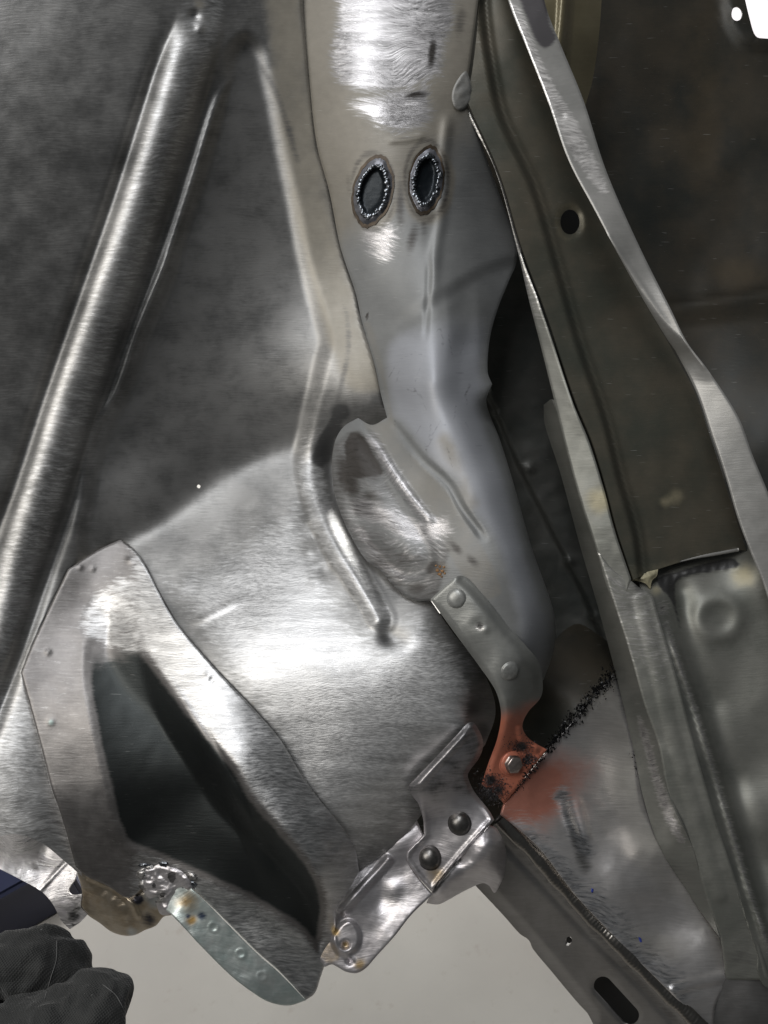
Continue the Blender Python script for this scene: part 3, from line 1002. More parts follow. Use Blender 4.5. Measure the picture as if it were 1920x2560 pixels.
def plug_loop(c, rx, ry, ang, seed, k=1.0):
    r = random.Random(seed)
    out = []
    for i in range(44):
        a = 2 * math.pi * i / 44
        s = k * (1 + .03 * r.uniform(-1, 1))
        x, y = rx * math.cos(a) * (1 - .18 * abs(math.sin(a)) ** 3), ry * math.sin(a)
        out.append((c[0] + s * (x * math.cos(ang) - y * math.sin(ang)), c[1] + s * (x * math.sin(ang) + y * math.cos(ang))))
    return np.array(out)


BULGE = cr([(820, 1130), (842, 1085), (895, 1040, 1), (935, 1075), (985, 1150), (1050, 1230), (1130, 1290), (1190, 1400), (1140, 1450, 1), (1078, 1510, 1), (960, 1470), (820, 1250)], True, 9)
TUBE = cr([(968, 1044, 1), (955, 985), (948, 930), (950, 860), (990, 810), (1060, 770), (1130, 720), (1260, 640, 1), (1300, 700, 1), (1235, 850), (1219, 929), (1236, 960, 1), (1216, 1006), (1284, 1209), (1330, 1371), (1377, 1504), (1395, 1560), (1392, 1640), (1359, 1720, 1), (1300, 1730, 1), (1250, 1450), (1219, 1357), (1157, 1273), (1122, 1211), (1057, 1149), (1003, 1084)], True, 9)


def pl2(p):
    return .9 * ss(sd(p, TUBE), -10, 50) * ss(p[:, 1], 720, 900) * (1 - .2 * ss(p[:, 1], 1350, 1550))


PLUGS = [plug_loop((932, 478), 48, 87, 0.22, 3, .93), plug_loop((1066, 450), 42, 83, 0.12, 9, .93)]
o = sheet('pillar', S2_OUT, D2, ST_post, None, step=6, rim=1.4, roll=(7, 1.2), attrs={'ground': g2, 'dark': k2, 'tint': t2, 'pale': pl2},
          holes=PLUGS, parts=[('pillar_tube', TUBE, None), ('oval_bulge', BULGE, None)])
for x in o.values():
    hang(x)

# ------------------------------------------------------------------ welded-up holes in the pillar
ST_plug = steel('heat_scaled_plug', (0.13, 0.135, 0.155), (0.22, 0.225, 0.25), metal=.6, rough=.42, mott=20, dark=(0.010, 0.014, 0.018))


def weld_plug(c, rx, ry, ang, seed):
    r = random.Random(seed)
    loop = plug_loop(c, rx, ry, ang, seed)
    inner = np.array(c) + (loop - np.array(c)) * .74

    def D(p):
        s = sd(p, inner)
        q = d_line(p, loop, True)[0]
        return D2(p) - 2.0 * ss(q, 0, 12) - 1.2 * np.exp(-(s / 10) ** 2) + 2.5 * ss(s, 2, 14) + wavy(p, .25, 14, seed)
    o = sheet('weld_plug', loop, D, ST_plug, None, step=3, rim=.3, attrs={'dark': lambda p: ss(sd(p, inner), -2, 5)})['weld_plug']
    hang(o)
    m = len(inner)
    for k in range(0, m):
        u, v = inner[k] + np.array([r.gauss(0, 1.6), r.gauss(0, 1.6)])
        pos, fr = frame_at(u, v, 0, D)
        b = blob('weld_bead', pos, fr, r.uniform(1.1, 2.7), r.uniform(1.1, 2.5), r.uniform(.7, 1.6), ST_weld, None, seed * 100 + k, 9, 6, .1)
        hang(b, o)
    # grey heat ring round the weld
    out = np.array(c) + (loop - np.array(c)) * 1.07
    D_r = lambda p: D2(p) - .7
    ring = sheet('heat_ring', out, D_r, plain('scaled_heat_steel', (0.055, 0.040, 0.026), .5, .4, .5, 120, .0002, 300), None, step=5, holes=[np.array(c) + (loop - np.array(c)) * .96], rim=.5)['heat_ring']
    hang(ring, o)
    return o


lug = cr([(1130, 232), (1146, 196), (1166, 178), (1180, 236), (1172, 262), (1150, 276), (1134, 264)], True, 5)
hang(sheet('weld_lug', lug, lambda p: D2(p) - 2.5 - bump(p, (1152, 235), 14, 1.5) + wavy(p, .5, 16, 7), ST_post, None, step=4, rim=2, roll=(6, 1.2), attrs={'tint': lambda p: .4 + 0 * p[:, 0]})['weld_lug'])
for k, (u, v, rr) in enumerate([(1100, 1416, 1.3), (1094, 1425, 1.6), (1106, 1428, 1.5), (1099, 1436, 1.4), (1110, 1418, 1.1), (1090, 1414, 1.0), (1112, 1434, 1.0), (1104, 1442, .9)]):
    pos, fr = frame_at(u, v, 0, D2)
    hang(blob('rust_scab', pos, fr, rr, rr * .8, .35, plain('rust', (0.22, 0.12, 0.05), .7, .1, .5, 700) if k == 0 else bpy.data.materials['rust'], None, 900 + k, 10, 5, .35))
weld_plug((932, 478), 48, 87, 0.22, 3)
weld_plug((1066, 450), 42, 83, 0.12, 9)

# ------------------------------------------------------------------ riveted strap on the tube, its copper foot and bolt
B1_OUT = cr([(1076, 1498, 1), (1143, 1441), (1163, 1442), (1196, 1473), (1280, 1575), (1319, 1619), (1346, 1654), (1357, 1704), (1352, 1743), (1319, 1782), (1306, 1816), (1322, 1846), (1367, 1874, 1), (1261, 2010, 1),
             (1236, 1985), (1203, 1962, 1), (1222, 1905), (1242, 1850), (1252, 1800), (1251, 1768), (1238, 1725), (1197, 1664), (1135, 1580)], True, 6)
baseB = tps([(1076, 1498, 546), (1145, 1440, 541), (1196, 1473, 538), (1130, 1575, 541), (1197, 1664, 538), (1245, 1800, 545), (1200, 1560, 533), (1280, 1581, 537), (1240, 1660, 531), (1300, 1650, 533), (1346, 1654, 547), (1357, 1704, 556), (1268, 1751, 535), (1310, 1740, 545), (1319, 1782, 556), (1277, 1800, 546), (1306, 1816, 562), (1290, 1850, 566), (1238, 1900, 563), (1205, 1960, 562), (1275, 1900, 571), (1322, 1846, 572), (1367, 1874, 576), (1310, 1940, 573), (1261, 2010, 571)], .0005)
TONGUE = cr([(1150, 1455), (1215, 1520), (1290, 1610), (1330, 1670), (1340, 1720)])


def DB(p):
    d = baseB(p)
    q, t, s = d_line(p, cr([(1163, 1442), (1196, 1473), (1280, 1575), (1319, 1619), (1346, 1654), (1357, 1704), (1352, 1743), (1319, 1782)]))
    d += 5 * (1 - ss(q, 6, 34)) ** 2
    q, t, s = d_line(p, cr([(1076, 1498), (1135, 1580), (1197, 1664), (1238, 1725), (1251, 1768), (1252, 1800), (1242, 1850), (1222, 1905), (1203, 1962)]))
    d += 3.0 * (1 - ss(q, 0, 15)) * ss(t, .02, .12)
    d -= bead(p, cr([(1300, 1810), (1310, 1850), (1350, 1876)]), 14, 4, ends=.1)
    d += bump(p, (1195, 1560), 18, 1.2) + bump(p, (1215, 1575), 9, -1)
    return d + wavy(p, .3, 60, 31)


FOOT = cr([(1277, 1800, 1), (1370, 1790, 1), (1390, 1880, 1), (1262, 2030, 1), (1190, 1965, 1)], True, 10)


def tB(p):
    return ss(p[:, 1] + .3 * (p[:, 0] - 1270), 1740, 1820)


def kB(p):
    k = np.maximum.reduce([bump(p, (1200, 1565), 14, .9), bump(p, (1305, 1866), 20, .95), bump(p, (1318, 1895), 12, .8), bump(p, (1226, 1950), 22, .9), bump(p, (1245, 1975), 18, .8)])
    return k


ST_strap = steel('painted_strap_steel', (0.215, 0.22, 0.21), (0.285, 0.29, 0.275), metal=.45, rough=.4, ang=.8, scratch=.08, mott=6, tint=(0.62, 0.21, 0.13), tint_metal=.1)
o = sheet('riveted_strap', B1_OUT, DB, ST_strap, None, step=5, rim=3.2, roll=(7, 1.2), attrs={'tint': tB, 'dark': kB, 'ground': lambda p: bump(p, (1200, 1568), 12, 1.2)}, parts=[('bracket_foot', FOOT, ST_copper)])
for x in o.values():
    hang(x)
strap = o['riveted_strap']
foot = o['bracket_foot']


def rivet(u, v, D, r, mat, parent, h=.42):
    pos, fr = frame_at(u, v, 0, D)
    prof = [(r * 1.12, -.3), (r * 1.10, .15)] + [(r * math.cos(a), .2 + r * h * math.sin(a)) for a in np.linspace(.05, math.pi / 2 - .08, 9)]
    return hang(lathe('rivet', prof, pos, fr, mat, None, 32), parent)


ST_rivet_g = plain('painted_rivet', (0.25, 0.255, 0.245), .35, .4, .2, 300)
rivet(1141, 1496, DB, 6.3, ST_rivet_g, strap, .30)
rivet(1275, 1678, DB, 6.2, ST_rivet_g, strap, .28)
# bolt
pos, fr = frame_at(1276, 1905, 0, DB)
wsh = hang(lathe('washer', [(10.5, -.5), (10.5, 1.0), (9.9, 1.5), (8.6, 1.6), (8.2, 1.2), (7.5, 1.2)], pos, fr, ST_copper, None, 40), foot)
bolt = hang(lathe('bolt_head', [(8.9, 1.2), (8.6, 2.2), (7.2, 2.5)] + [(7.0, 2.6), (7.0, 6.0), (6.5, 7.0), (5.6, 7.4), (2.0, 7.6)], pos, fr, plain('bolt_steel', (0.42, 0.36, 0.33), .32, .9, .25, 300), None, 6), foot)
fl = hang(lathe('bolt_flange', [(9.0, .9), (8.9, 1.9), (7.6, 2.6), (6.8, 2.9)], pos, fr, ST_copper, None, 40), foot)

# ------------------------------------------------------------------ pressed tab and riveted plate under the drum
TAB = cr([(1022, 1966), (1040, 1945), (1090, 1893), (1140, 1840), (1172, 1806), (1186, 1808), (1206, 1845), (1207, 1870), (1196, 1898), (1170, 1935), (1176, 1960), (1190, 1985), (1222, 2025), (1236, 2050, 1), (1222, 2065), (1150, 2145), (1080, 2230, 1), (1045, 2192), (1014, 2150, 1), (1018, 2128), (1060, 2085, 1), (1058, 2050), (1046, 2010), (1030, 1988)], True, 6)
baseT = tps([(1022, 1966, 538), (1090, 1893, 536), (1172, 1806, 539), (1207, 1860, 550), (1130, 1920, 536), (1180, 1870, 541), (1060, 1985, 538), (1110, 1990, 544), (1160, 1950, 546), (1090, 2040, 552), (1160, 2010, 550), (1060, 2085, 554), (1014, 2150, 552), (1080, 2230, 549), (1130, 2120, 549), (1222, 2065, 548), (1236, 2050, 552), (1150, 2060, 549), (1190, 1985, 555)], .0005)


def DT(p):
    d = baseT(p)
    s = sd(p, TAB)
    up = 1 - ss(p[:, 1], 1990, 2040)
    d += up * 3.0 * (1 - ss(s, 2, 12))
    d -= bead(p, cr([(1040, 1975), (1090, 1915), (1140, 1862), (1176, 1826)]), 12, 2.2, ends=.08)
    d -= 2.0 * np.exp(-((s - 6) / 5) ** 2) * (1 - up)
    return d + wavy(p, .4, 50, 40)


o = sheet('tab_bracket', TAB, DT, ST_shiny, None, step=4.5, rim=2.6, roll=(5, 1.0), attrs={'tint': lambda p: bump(p, (1090, 2190), 40, .6), 'dark': lambda p: .5 * (1 - ss(p[:, 1], 1960, 2050))})
tab = hang(o['tab_bracket'])
rivet(1149, 2059, DT, 7.6, ST_rivet, tab, .75)
rivet(1074, 2144, DT, 7.8, ST_rivet, tab, .75)

# curled lip below the riveted plate
LIPP = cr([(1222, 2062, 1), (1240, 2070), (1257, 2100), (1266, 2136), (1262, 2180), (1250, 2212), (1236, 2232), (1222, 2214), (1206, 2208), (1160, 2228), (1120, 2250), (1096, 2261), (1066, 2258, 1), (1080, 2228, 1), (1150, 2142)], True, 5)
baseL = tps([(1222, 2062, 551), (1257, 2100, 556), (1266, 2136, 566), (1240, 2110, 545), (1220, 2150, 543), (1240, 2180, 556), (1236, 2232, 574), (1206, 2208, 566), (1180, 2170, 544), (1150, 2142, 551), (1130, 2200, 543), (1150, 2226, 556), (1096, 2261, 558), (1080, 2228, 552), (1100, 2235, 546)], .0003)
hang(sheet('curled_lip', LIPP, lambda p: baseL(p) + wavy(p, .7, 36, 50), ST_shiny, None, step=4, rim=2.2, roll=(5, 1.2), attrs={'dark': lambda p: .9 * np.exp(-(d_line(p, [(1150, 2150), (1085, 2228)])[0] / 7) ** 2)})['curled_lip'])

# lower plate running to the weld nut
LOWP = cr([(825, 2240, 1), (850, 2200), (880, 2160), (930, 2120), (985, 2070), (1033, 2030, 1), (1062, 2095, 1), (1020, 2140), (1040, 2185), (1082, 2236, 1), (1060, 2256), (1026, 2290), (987, 2340), (941, 2391), (914, 2421), (891, 2433), (864, 2429), (844, 2418), (829, 2411), (812, 2418, 1), (800, 2400), (782, 2385), (776, 2360), (786, 2330), (800, 2300)], True, 6)
baseP = tps([(825, 2240, 556), (880, 2160, 562), (985, 2070, 566), (880, 2235, 549), (995, 2108, 560), (1033, 2030, 570), (930, 2220, 556), (1000, 2150, 560), (1062, 2256, 549), (960, 2290, 549), (1020, 2230, 553), (900, 2330, 547), (987, 2340, 543), (914, 2421, 540), (850, 2350, 546), (829, 2411, 543), (782, 2370, 549), (800, 2310, 551), (870, 2300, 549)], .0004)
NUT = cr([(848, 2315), (872, 2300), (893, 2318), (900, 2345), (892, 2372), (868, 2385), (842, 2372), (832, 2345)], True)


def DP(p):
    d = baseP(p)
    d -= bead(p, cr([(850, 2285), (910, 2218), (980, 2140)]), 14, 4, ends=.05)
    s = sd(p, NUT)
    d -= 4.0 * ss(s, -5, 6)
    d += 3.0 * ss(-np.hypot(p[:, 0] - 864, p[:, 1] - 2362), -14, -6)
    d -= bead(p, cr([(830, 2330), (842, 2372), (868, 2390), (880, 2400)]), 8, 2.2)
    d += bump(p, (950, 2250), 34, 2.5) + bump(p, (985, 2220), 24, -2)
    d += bump(p, (875, 2403), 9, 4)
    return d + wavy(p, .4, 48, 61)


def tP(p):
    return np.maximum.reduce([bump(p, (838, 2330), 16, 1.0), bump(p, (864, 2362), 12, .9), bump(p, (900, 2412), 22, .7), .5 * ss(sd(p, cr([(800, 2340), (840, 2360), (850, 2400), (815, 2410), (790, 2380)], True)), -5, 8)])


hang(sheet('lower_plate', LOWP, DP, ST_shiny, None, step=4.5, rim=1.6, roll=(5, 1.0), attrs={'tint': tP, 'ground': lambda p: .4 * bump(p, (985, 2260), 60, 1.2)})['lower_plate'])

# added near-black sheet stands for the shaded gap behind tab, bracket and strap
GAP = np.array([(880, 2190), (1040, 2000), (1160, 1880), (1190, 1760), (1080, 1560), (1150, 1520), (1270, 1640), (1320, 1720), (1300, 1800), (1310, 1990), (1255, 2060), (1190, 2185), (1090, 2225), (1020, 2170), (900, 2290)], float)
hang(sheet('gap_shade_sheet', cr([tuple(x) for x in GAP], True, 20), tps([(880, 2190, 590), (1040, 2000, 600), (1100, 1560, 600), (1300, 1780, 630), (1310, 1990, 610), (1190, 2185, 600), (1090, 2225, 588), (900, 2290, 585)]), ST_back, None, step=16, rim=0)['gap_shade_sheet'])

# sill strips along the torn lower edge
SILL = cr([(398, 2262, 1), (428, 2205), (445, 2196), (478, 2219), (559, 2300), (640, 2381), (698, 2432), (765, 2501, 1), (721, 2514), (675, 2506), (640, 2487), (579, 2441), (501, 2364), (465, 2325), (430, 2288, 1)], True, 6)
baseS = tps([(398, 2262, 546), (445, 2196, 544), (478, 2219, 539), (559, 2300, 537.5), (640, 2381, 537.5), (765, 2501, 543), (721, 2514, 541), (640, 2487, 533), (579, 2441, 532), (501, 2364, 532), (430, 2288, 535), (560, 2370, 536), (480, 2290, 537)], .0004)
ST_sill = steel('heat_tinted_sill', (0.46, 0.54, 0.52), (0.62, 0.66, 0.64), metal=.75, rough=.42, ang=.8, scratch=.2, mott=10, dark=(.05, .07, .12), tint=(.42, .26, .08), tint_metal=.7, swirl=.3, bumpd=.0002)


def DS(p):
    d = baseS(p) + wavy(p, .5, 40, 71)
    for c in ((534, 2318), (602, 2384), (655, 2441)):
        r = np.hypot(p[:, 0] - c[0], p[:, 1] - c[1])
        d -= .5 * np.exp(-((r - 11) / 3.5) ** 2)
    return d


hang(sheet('sill_strip', SILL, DS, ST_sill, None, step=4, rim=1.4, roll=(4, .8), attrs={'tint': lambda p: np.maximum(bump(p, (470, 2255), 36, .9) * .8, bump(p, (480, 2300), 20, .8)), 'dark': lambda p: bump(p, (505, 2290), 18, .8) + bump(p, (470, 2290), 10, .7)})['sill_strip'])

GOLD = cr([(193, 2178, 1), (208, 2180), (240, 2185), (290, 2195), (318, 2205), (345, 2185), (390, 2145), (425, 2155), (450, 2215), (428, 2288, 1), (409, 2292), (390, 2314), (363, 2325), (336, 2338), (309, 2339), (278, 2329), (247, 2306), (219, 2287), (204, 2265), (206, 2235)], True, 6)
baseG = tps([(193, 2178, 545), (240, 2205, 549), (318, 2235, 553), (318, 2205, 556), (390, 2145, 556), (390, 2195, 549), (440, 2230, 545), (428, 2288, 552), (336, 2338, 562), (300, 2290, 552), (247, 2306, 560), (206, 2240, 553), (260, 2250, 551), (380, 2270, 548)], .0004)
ST_gold = steel('heat_stained_lip', (0.34, 0.28, 0.20), (0.45, 0.40, 0.33), metal=.85, rough=.36, ang=.4, scratch=.2, mott=11, dark=(.04, .04, .05), tint=(.50, .52, .52), tint_metal=.95, swirl=.3, bumpd=.0002)
hang(sheet('torn_lip', GOLD, lambda p: baseG(p) - bead(p, cr([(225, 2195), (290, 2225), (330, 2260), (345, 2290)]), 9, 2.5) - bump(p, (395, 2245), 26, 4) + wavy(p, 1.0, 34, 81), ST_gold, None, step=4, rim=1.4, roll=(4, .8),
           attrs={'tint': lambda p: np.maximum(bump(p, (390, 2240), 34, 1.3), bump(p, (330, 2330), 18, .9)), 'dark': lambda p: np.maximum(bump(p, (345, 2250), 20, 1.0), bump(p, (375, 2300), 26, .8))})['torn_lip'])
r_ = random.Random(11)
CRUST = cr([(352, 2208), (362, 2172), (395, 2158), (440, 2168), (482, 2196), (490, 2222), (470, 2236), (448, 2226), (432, 2258), (428, 2284), (402, 2286), (388, 2258), (365, 2240)], True, 5)
hang(sheet('weld_patch', CRUST, lambda p: np.minimum(D3(p), baseG(p)) - 2.6 * ss(sd(p, CRUST), 0, 16) + wavy(p, 1.3, 26, 301) + wavy(p, .2, 9, 302), ST_shiny, None, step=3, rim=1, roll=(4, 1.0), attrs={'ground': lambda p: .8 * bump(p, (400, 2245), 26, 1), 'dark': lambda p: .6 * (vnoise(p, 22, 8) > .3)})['weld_patch'])
ST_spat = plain('bright_weld_crust', (0.40, 0.39, 0.38), .42, .9, .6, 200, .0003, 500)
for k in range(18):
    u, v = 352 + r_.uniform(0, 125) * 1.0, 0
    v = 2180 + (u - 350) * .2 + r_.gauss(0, 15)
    pos, fr = frame_at(u, v, 0, lambda p: D3(p) - .3)
    hang(blob('weld_spatter', pos, fr, r_.uniform(1.2, 5.0), r_.uniform(.8, 3.2), r_.uniform(.3, .9), ST_spat if k % 3 else ST_weld, None, k, 11, 7, .5))

STRIP = cr([(-420, 2190, 1), (-60, 2090), (0, 2072), (30, 2070), (65, 2082), (116, 2112), (162, 2150), (196, 2166, 1), (186, 2200), (174, 2217), (171, 2229), (178, 2237), (192, 2238), (204, 2236), (202, 2267), (219, 2286, 1), (200, 2306), (174, 2323, 1), (154, 2302), (131, 2259), (104, 2229), (50, 2198), (0, 2173), (-60, 2150), (-420, 2250, 1)], True, 6)
baseR = tps([(-60, 2120, 556), (30, 2101, 560), (116, 2145, 561), (196, 2176, 553), (0, 2173, 549), (104, 2229, 548), (174, 2323, 545), (219, 2286, 546), (120, 2190, 553)], .0004)
hang(sheet('cut_strip', STRIP, lambda p: baseR(p) + wavy(p, .35, 44, 91) - bead(p, [(100, 2225), (170, 2150)], 7, 1), ST_shiny, None, step=4.5, rim=1.6, attrs={'ground': lambda p: .5 + 0 * p[:, 0], 'dark': lambda p: bump(p, (185, 2290), 24, .7)})['cut_strip'])

# ------------------------------------------------------------------ frame member with slot, and its weld
FR = cr([(1180, 2205, 1), (1215, 2130), (1238, 2050, 1), (1253, 2040, 1), (1340, 2118), (1430, 2225), (1540, 2340), (1650, 2450), (1760, 2560), (1800, 2600, 1), (1500, 2600, 1), (1481, 2556), (1469, 2533, 1), (1440, 2502), (1380, 2430), (1332, 2372), (1322, 2350), (1300, 2335), (1260, 2290)], True, 8)
baseF = tps([(1180, 2205, 600), (1215, 2130, 590), (1253, 2045, 575), (1340, 2118, 571), (1540, 2340, 560), (1760, 2560, 548), (1300, 2335, 612), (1380, 2430, 608), (1469, 2533, 603), (1420, 2330, 590), (1600, 2500, 574)], .0006)


def slot_loop(c, L, wd, ang, n=10):
    pts = []
    for k in range(n + 1):
        a = -math.pi / 2 + math.pi * k / n
        pts.append((L / 2 - wd / 2 + wd / 2 * math.cos(a), wd / 2 * math.sin(a)))
    for k in range(n + 1):
        a = math.pi / 2 + math.pi * k / n
        pts.append((-L / 2 + wd / 2 + wd / 2 * math.cos(a), wd / 2 * math.sin(a)))
    ca, sa = math.cos(ang), math.sin(ang)
    return np.array([(c[0] + x * ca - y * sa, c[1] + x * sa + y * ca) for x, y in pts])


SLOT = slot_loop((1541, 2501), 146, 46, .83)
HOLE = np.array([(1421 + 9 * math.cos(a) * .8 - 5 * math.sin(a), 2353 + 11 * math.sin(a) + 4 * math.cos(a)) for a in np.linspace(0, 2 * math.pi, 18, endpoint=False)])


def DF(p):
    d = baseF(p)
    q, t, s = d_line(p, cr([(1238, 2085), (1330, 2180), (1450, 2310), (1600, 2460), (1690, 2560)]))
    d += 2.5 * np.exp(-(q / 12) ** 2)
    d += 2.2 * (1 - ss(d_line(p, SLOT, True)[0], 0, 12)) ** 2
    d += bead(p, cr([(1180, 2215), (1300, 2350), (1460, 2545)]), 40, 6)
    return d + wavy(p, .5, 90, 101)


hang(sheet('frame_member', FR, DF, ST_frame, None, step=6.5, holes=[SLOT, HOLE], rim=3.0, attrs={'dark': lambda p: .6 * bump(p, (1200, 2150), 70, 1) + .5 * np.exp(-(d_line(p, [(1250, 2080), (1700, 2560)])[0] / 14) ** 2), 'tint': lambda p: 0 * p[:, 0]})['frame_member'])
# near-black sheet: painted shade of the box inside, behind slot and hole
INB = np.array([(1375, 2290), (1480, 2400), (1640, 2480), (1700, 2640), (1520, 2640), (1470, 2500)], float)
hang(sheet('slot_shade_sheet', INB, lambda p: baseF(p) + 34, plain('painted_slot_shade', (0.008, 0.008, 0.008), .8), None, step=30, rim=0)['slot_shade_sheet'])

WL = cr([(1248, 2046), (1300, 2098), (1352, 2152), (1400, 2208), (1450, 2262), (1500, 2316), (1560, 2374), (1620, 2436), (1690, 2504), (1765, 2580)], False, 2.5)
q3 = lift(WL, baseF(WL) - 1.0)
rad = [5.4 + .12 * math.sin(i * 1.6) + .5 * math.sin(i * .11) + .3 * math.sin(i * .23 + 1) + r_.uniform(-.12, .12) for i in range(len(WL))]
hang(tube('weld_seam', q3, rad, steel('seam_weld_steel', (0.20, 0.19, 0.18), (0.34, 0.32, 0.29), metal=1, rough=.3, mott=30, bumpd=.0003), None, 12, .8))

# ------------------------------------------------------------------ floor pan beyond the weld
PAN = cr([(1250, 2036, 1), (1261, 2004), (1300, 1960), (1345, 1905), (1400, 1838), (1470, 1757), (1534, 1682, 1), (1568, 1780), (1590, 1874), (1612, 2001), (1660, 2134), (1740, 2255), (1800, 2335), (1822, 2441), (1788, 2515), (1782, 2600, 1), (1790, 2600), (1690, 2496), (1560, 2366), (1440, 2240), (1345, 2118)], True, 7)
baseN = tps([(1250, 2036, 570), (1300, 1960, 577), (1345, 1905, 584), (1470, 1757, 615), (1534, 1682, 635), (1345, 2118, 565), (1440, 2240, 560), (1690, 2496, 549), (1590, 1874, 625), (1612, 2001, 612), (1740, 2255, 588), (1822, 2441, 570), (1788, 2560, 560), (1450, 1950, 598), (1500, 2080, 588), (1560, 2200, 576), (1640, 2330, 570), (1430, 2100, 576), (1600, 2300, 567)], .0006)


def DN(p):
    d = baseN(p)
    d -= bead(p, cr([(1500, 2100), (1600, 2190), (1690, 2230)]), 110, 8, 2, ends=.45)
    d += bead(p, cr([(1520, 2220), (1600, 2290), (1720, 2340), (1790, 2370)]), 90, 7, 2, ends=.45)
    d -= bead(p, cr([(1405, 1990), (1420, 2050), (1450, 2110)]), 16, 1.8, ends=.2) + bead(p, cr([(1440, 1985), (1460, 2060), (1470, 2110)]), 13, 1.6, ends=.2)
    d -= bump(p, (1770, 2350), 50, 1.0)
    d -= bead(p, [(1690, 2470), (1810, 2440)], 18, 2)
    return d + wavy(p, .8, 130, 111) + wavy(p, .15, 40, 3)


def tN(p):
    return 1.0 * np.exp(-(((p - np.array([1290, 2000])) / np.array([150, 95])) ** 2).sum(1) * 1.1) + .55 * np.exp(-(((p - np.array([1400, 1930])) / np.array([90, 70])) ** 2).sum(1))


def kN(p):
    q, t, _ = d_line(p, cr([(1428, 2085), (1444, 2125), (1462, 2168)]))
    k = .55 * np.exp(-(q / (12 + 14 * t)) ** 2)
    return np.maximum(k, .75 * ss(p[:, 0] - .55 * (p[:, 1] - 1690) - 1420, 40, 140) * (1 - ss(p[:, 1], 1960, 2060)))


pan = hang(sheet('floor_pan', PAN, DN, ST_floor, None, step=6.5, rim=1.5, roll=(6, 1.5), attrs={'tint': tN, 'dark': kN, 'ground': lambda p: np.maximum(.6 * np.exp(-(d_line(p, [(1300, 2090), (1690, 2490)])[0] / 60) ** 2), np.exp(-(d_line(p, cr([(1405, 1990), (1430, 2060), (1465, 2130)]))[0] / 26) ** 2) * .8)})['floor_pan'])
ST_blue = plain('blue_paint_fleck', (0.03, 0.05, 0.28), .4)
for u, v, r in [(1481, 2226, 1.3), (1601, 2350, 1.8)]:
    pos, fr = frame_at(u, v, 0, DN)
    hang(blob('paint_fleck', pos, fr, r, r * 1.2, .15, ST_blue, None, int(u), 9, 4, .3), pan)

# ------------------------------------------------------------------ cavity behind the tube
LOWQ = cr([(1296, 1790, 1), (1340, 1690), (1380, 1610), (1440, 1560), (1500, 1590), (1560, 1640, 1), (1560, 1690), (1534, 1690), (1440, 1800), (1365, 1880), (1300, 1860)], True, 8)
baseQ = tps([(1296, 1790, 610), (1340, 1690, 660), (1440, 1560, 720), (1560, 1640, 690), (1534, 1690, 645), (1440, 1800, 625), (1365, 1885, 592)], .0005)
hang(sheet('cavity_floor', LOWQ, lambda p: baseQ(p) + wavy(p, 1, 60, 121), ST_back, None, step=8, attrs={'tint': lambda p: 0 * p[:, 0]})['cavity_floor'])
CAVW = cr([(1010, 900, 1), (1060, 640, 1), (1300, 600, 1), (1360, 760), (1420, 1000), (1480, 1250), (1540, 1480), (1590, 1700, 1), (1500, 1720), (1400, 1720), (1290, 1700), (1180, 1500), (1040, 1100)], True, 9)
baseW = tps([(1180, 880, 730), (1300, 650, 760), (1420, 1000, 745), (1540, 1480, 720), (1590, 1700, 690), (1440, 1640, 730), (1320, 1680, 730), (1320, 1380, 735), (1200, 1000, 730), (1300, 1100, 735)], .0005)
SEAMW = cr([(1255, 1066), (1290, 1150), (1335, 1240), (1370, 1310), (1420, 1410), (1460, 1490), (1500, 1590)])


def DW(p):
    d = baseW(p)
    q, t, s = d_line(p, SEAMW)
    d += 7 * ss(q * s, -6, 6) * np.exp(-(q / 160) ** 2)
    for c in [(1325, 1170), (1420, 1405), (1480, 1545)]:
        d -= bump(p, c, 14, 4)
    return d + wavy(p, 1, 70, 131)


ST_cav = steel('cavity_steel', (0.045, 0.05, 0.046), (0.075, 0.075, 0.068), metal=.4, rough=.5, ang=1.2, scratch=.1, mott=4)
hang(sheet('cavity_wall', CAVW, DW, ST_cav, None, step=8, rim=1)['cavity_wall'])

# ------------------------------------------------------------------ back panel, with the opening at the upper right
OPEN = cr([(1835, -130, 1), (1863, 0), (1875, 50), (1886, 85), (1898, 95), (2060, 98), (2120, 80), (2120, -130, 1)], True, 5)
SMALL = np.array([(1842 + 14 * math.cos(a), 34 + 18 * math.sin(a)) for a in np.linspace(0, 2 * math.pi, 24, endpoint=False)])
PIN = np.array([(1248 + 4.5 * math.cos(a), 803 + 9 * math.sin(a)) for a in np.linspace(0, 2 * math.pi, 12, endpoint=False)])
BACK = cr([(1100, -300, 1), (2750, -300, 1), (2750, 2700, 1), (2300, 2600, 1), (1880, 2250, 1), (1560, 1750, 1), (1400, 1500, 1), (1250, 1250, 1), (1050, 800, 1)], True, 20)  # hidden lower part added to block the floor's fill light from behind
baseK = tps([(1100, -90, 800), (1500, -90, 830), (2020, -90, 850), (1200, 600, 810), (1600, 500, 840), (2000, 500, 830), (1250, 800, 790), (1700, 760, 830), (2000, 735, 815), (1300, 1100, 770), (1750, 1050, 770), (2000, 1000, 745), (2700, 0, 880), (2700, 1300, 760), (2700, 2600, 690), (1800, 1350, 740), (1200, 1100, 770), (2000, 2350, 680), (1560, 1750, 745)], .0005)
EMB = cr([(1806, -80), (1815, 30), (1830, 75), (1860, 108), (1900, 120), (1990, 124)])
STEPK = cr([(1180, 830), (1450, 800), (1690, 772), (1920, 742), (2030, 730)])


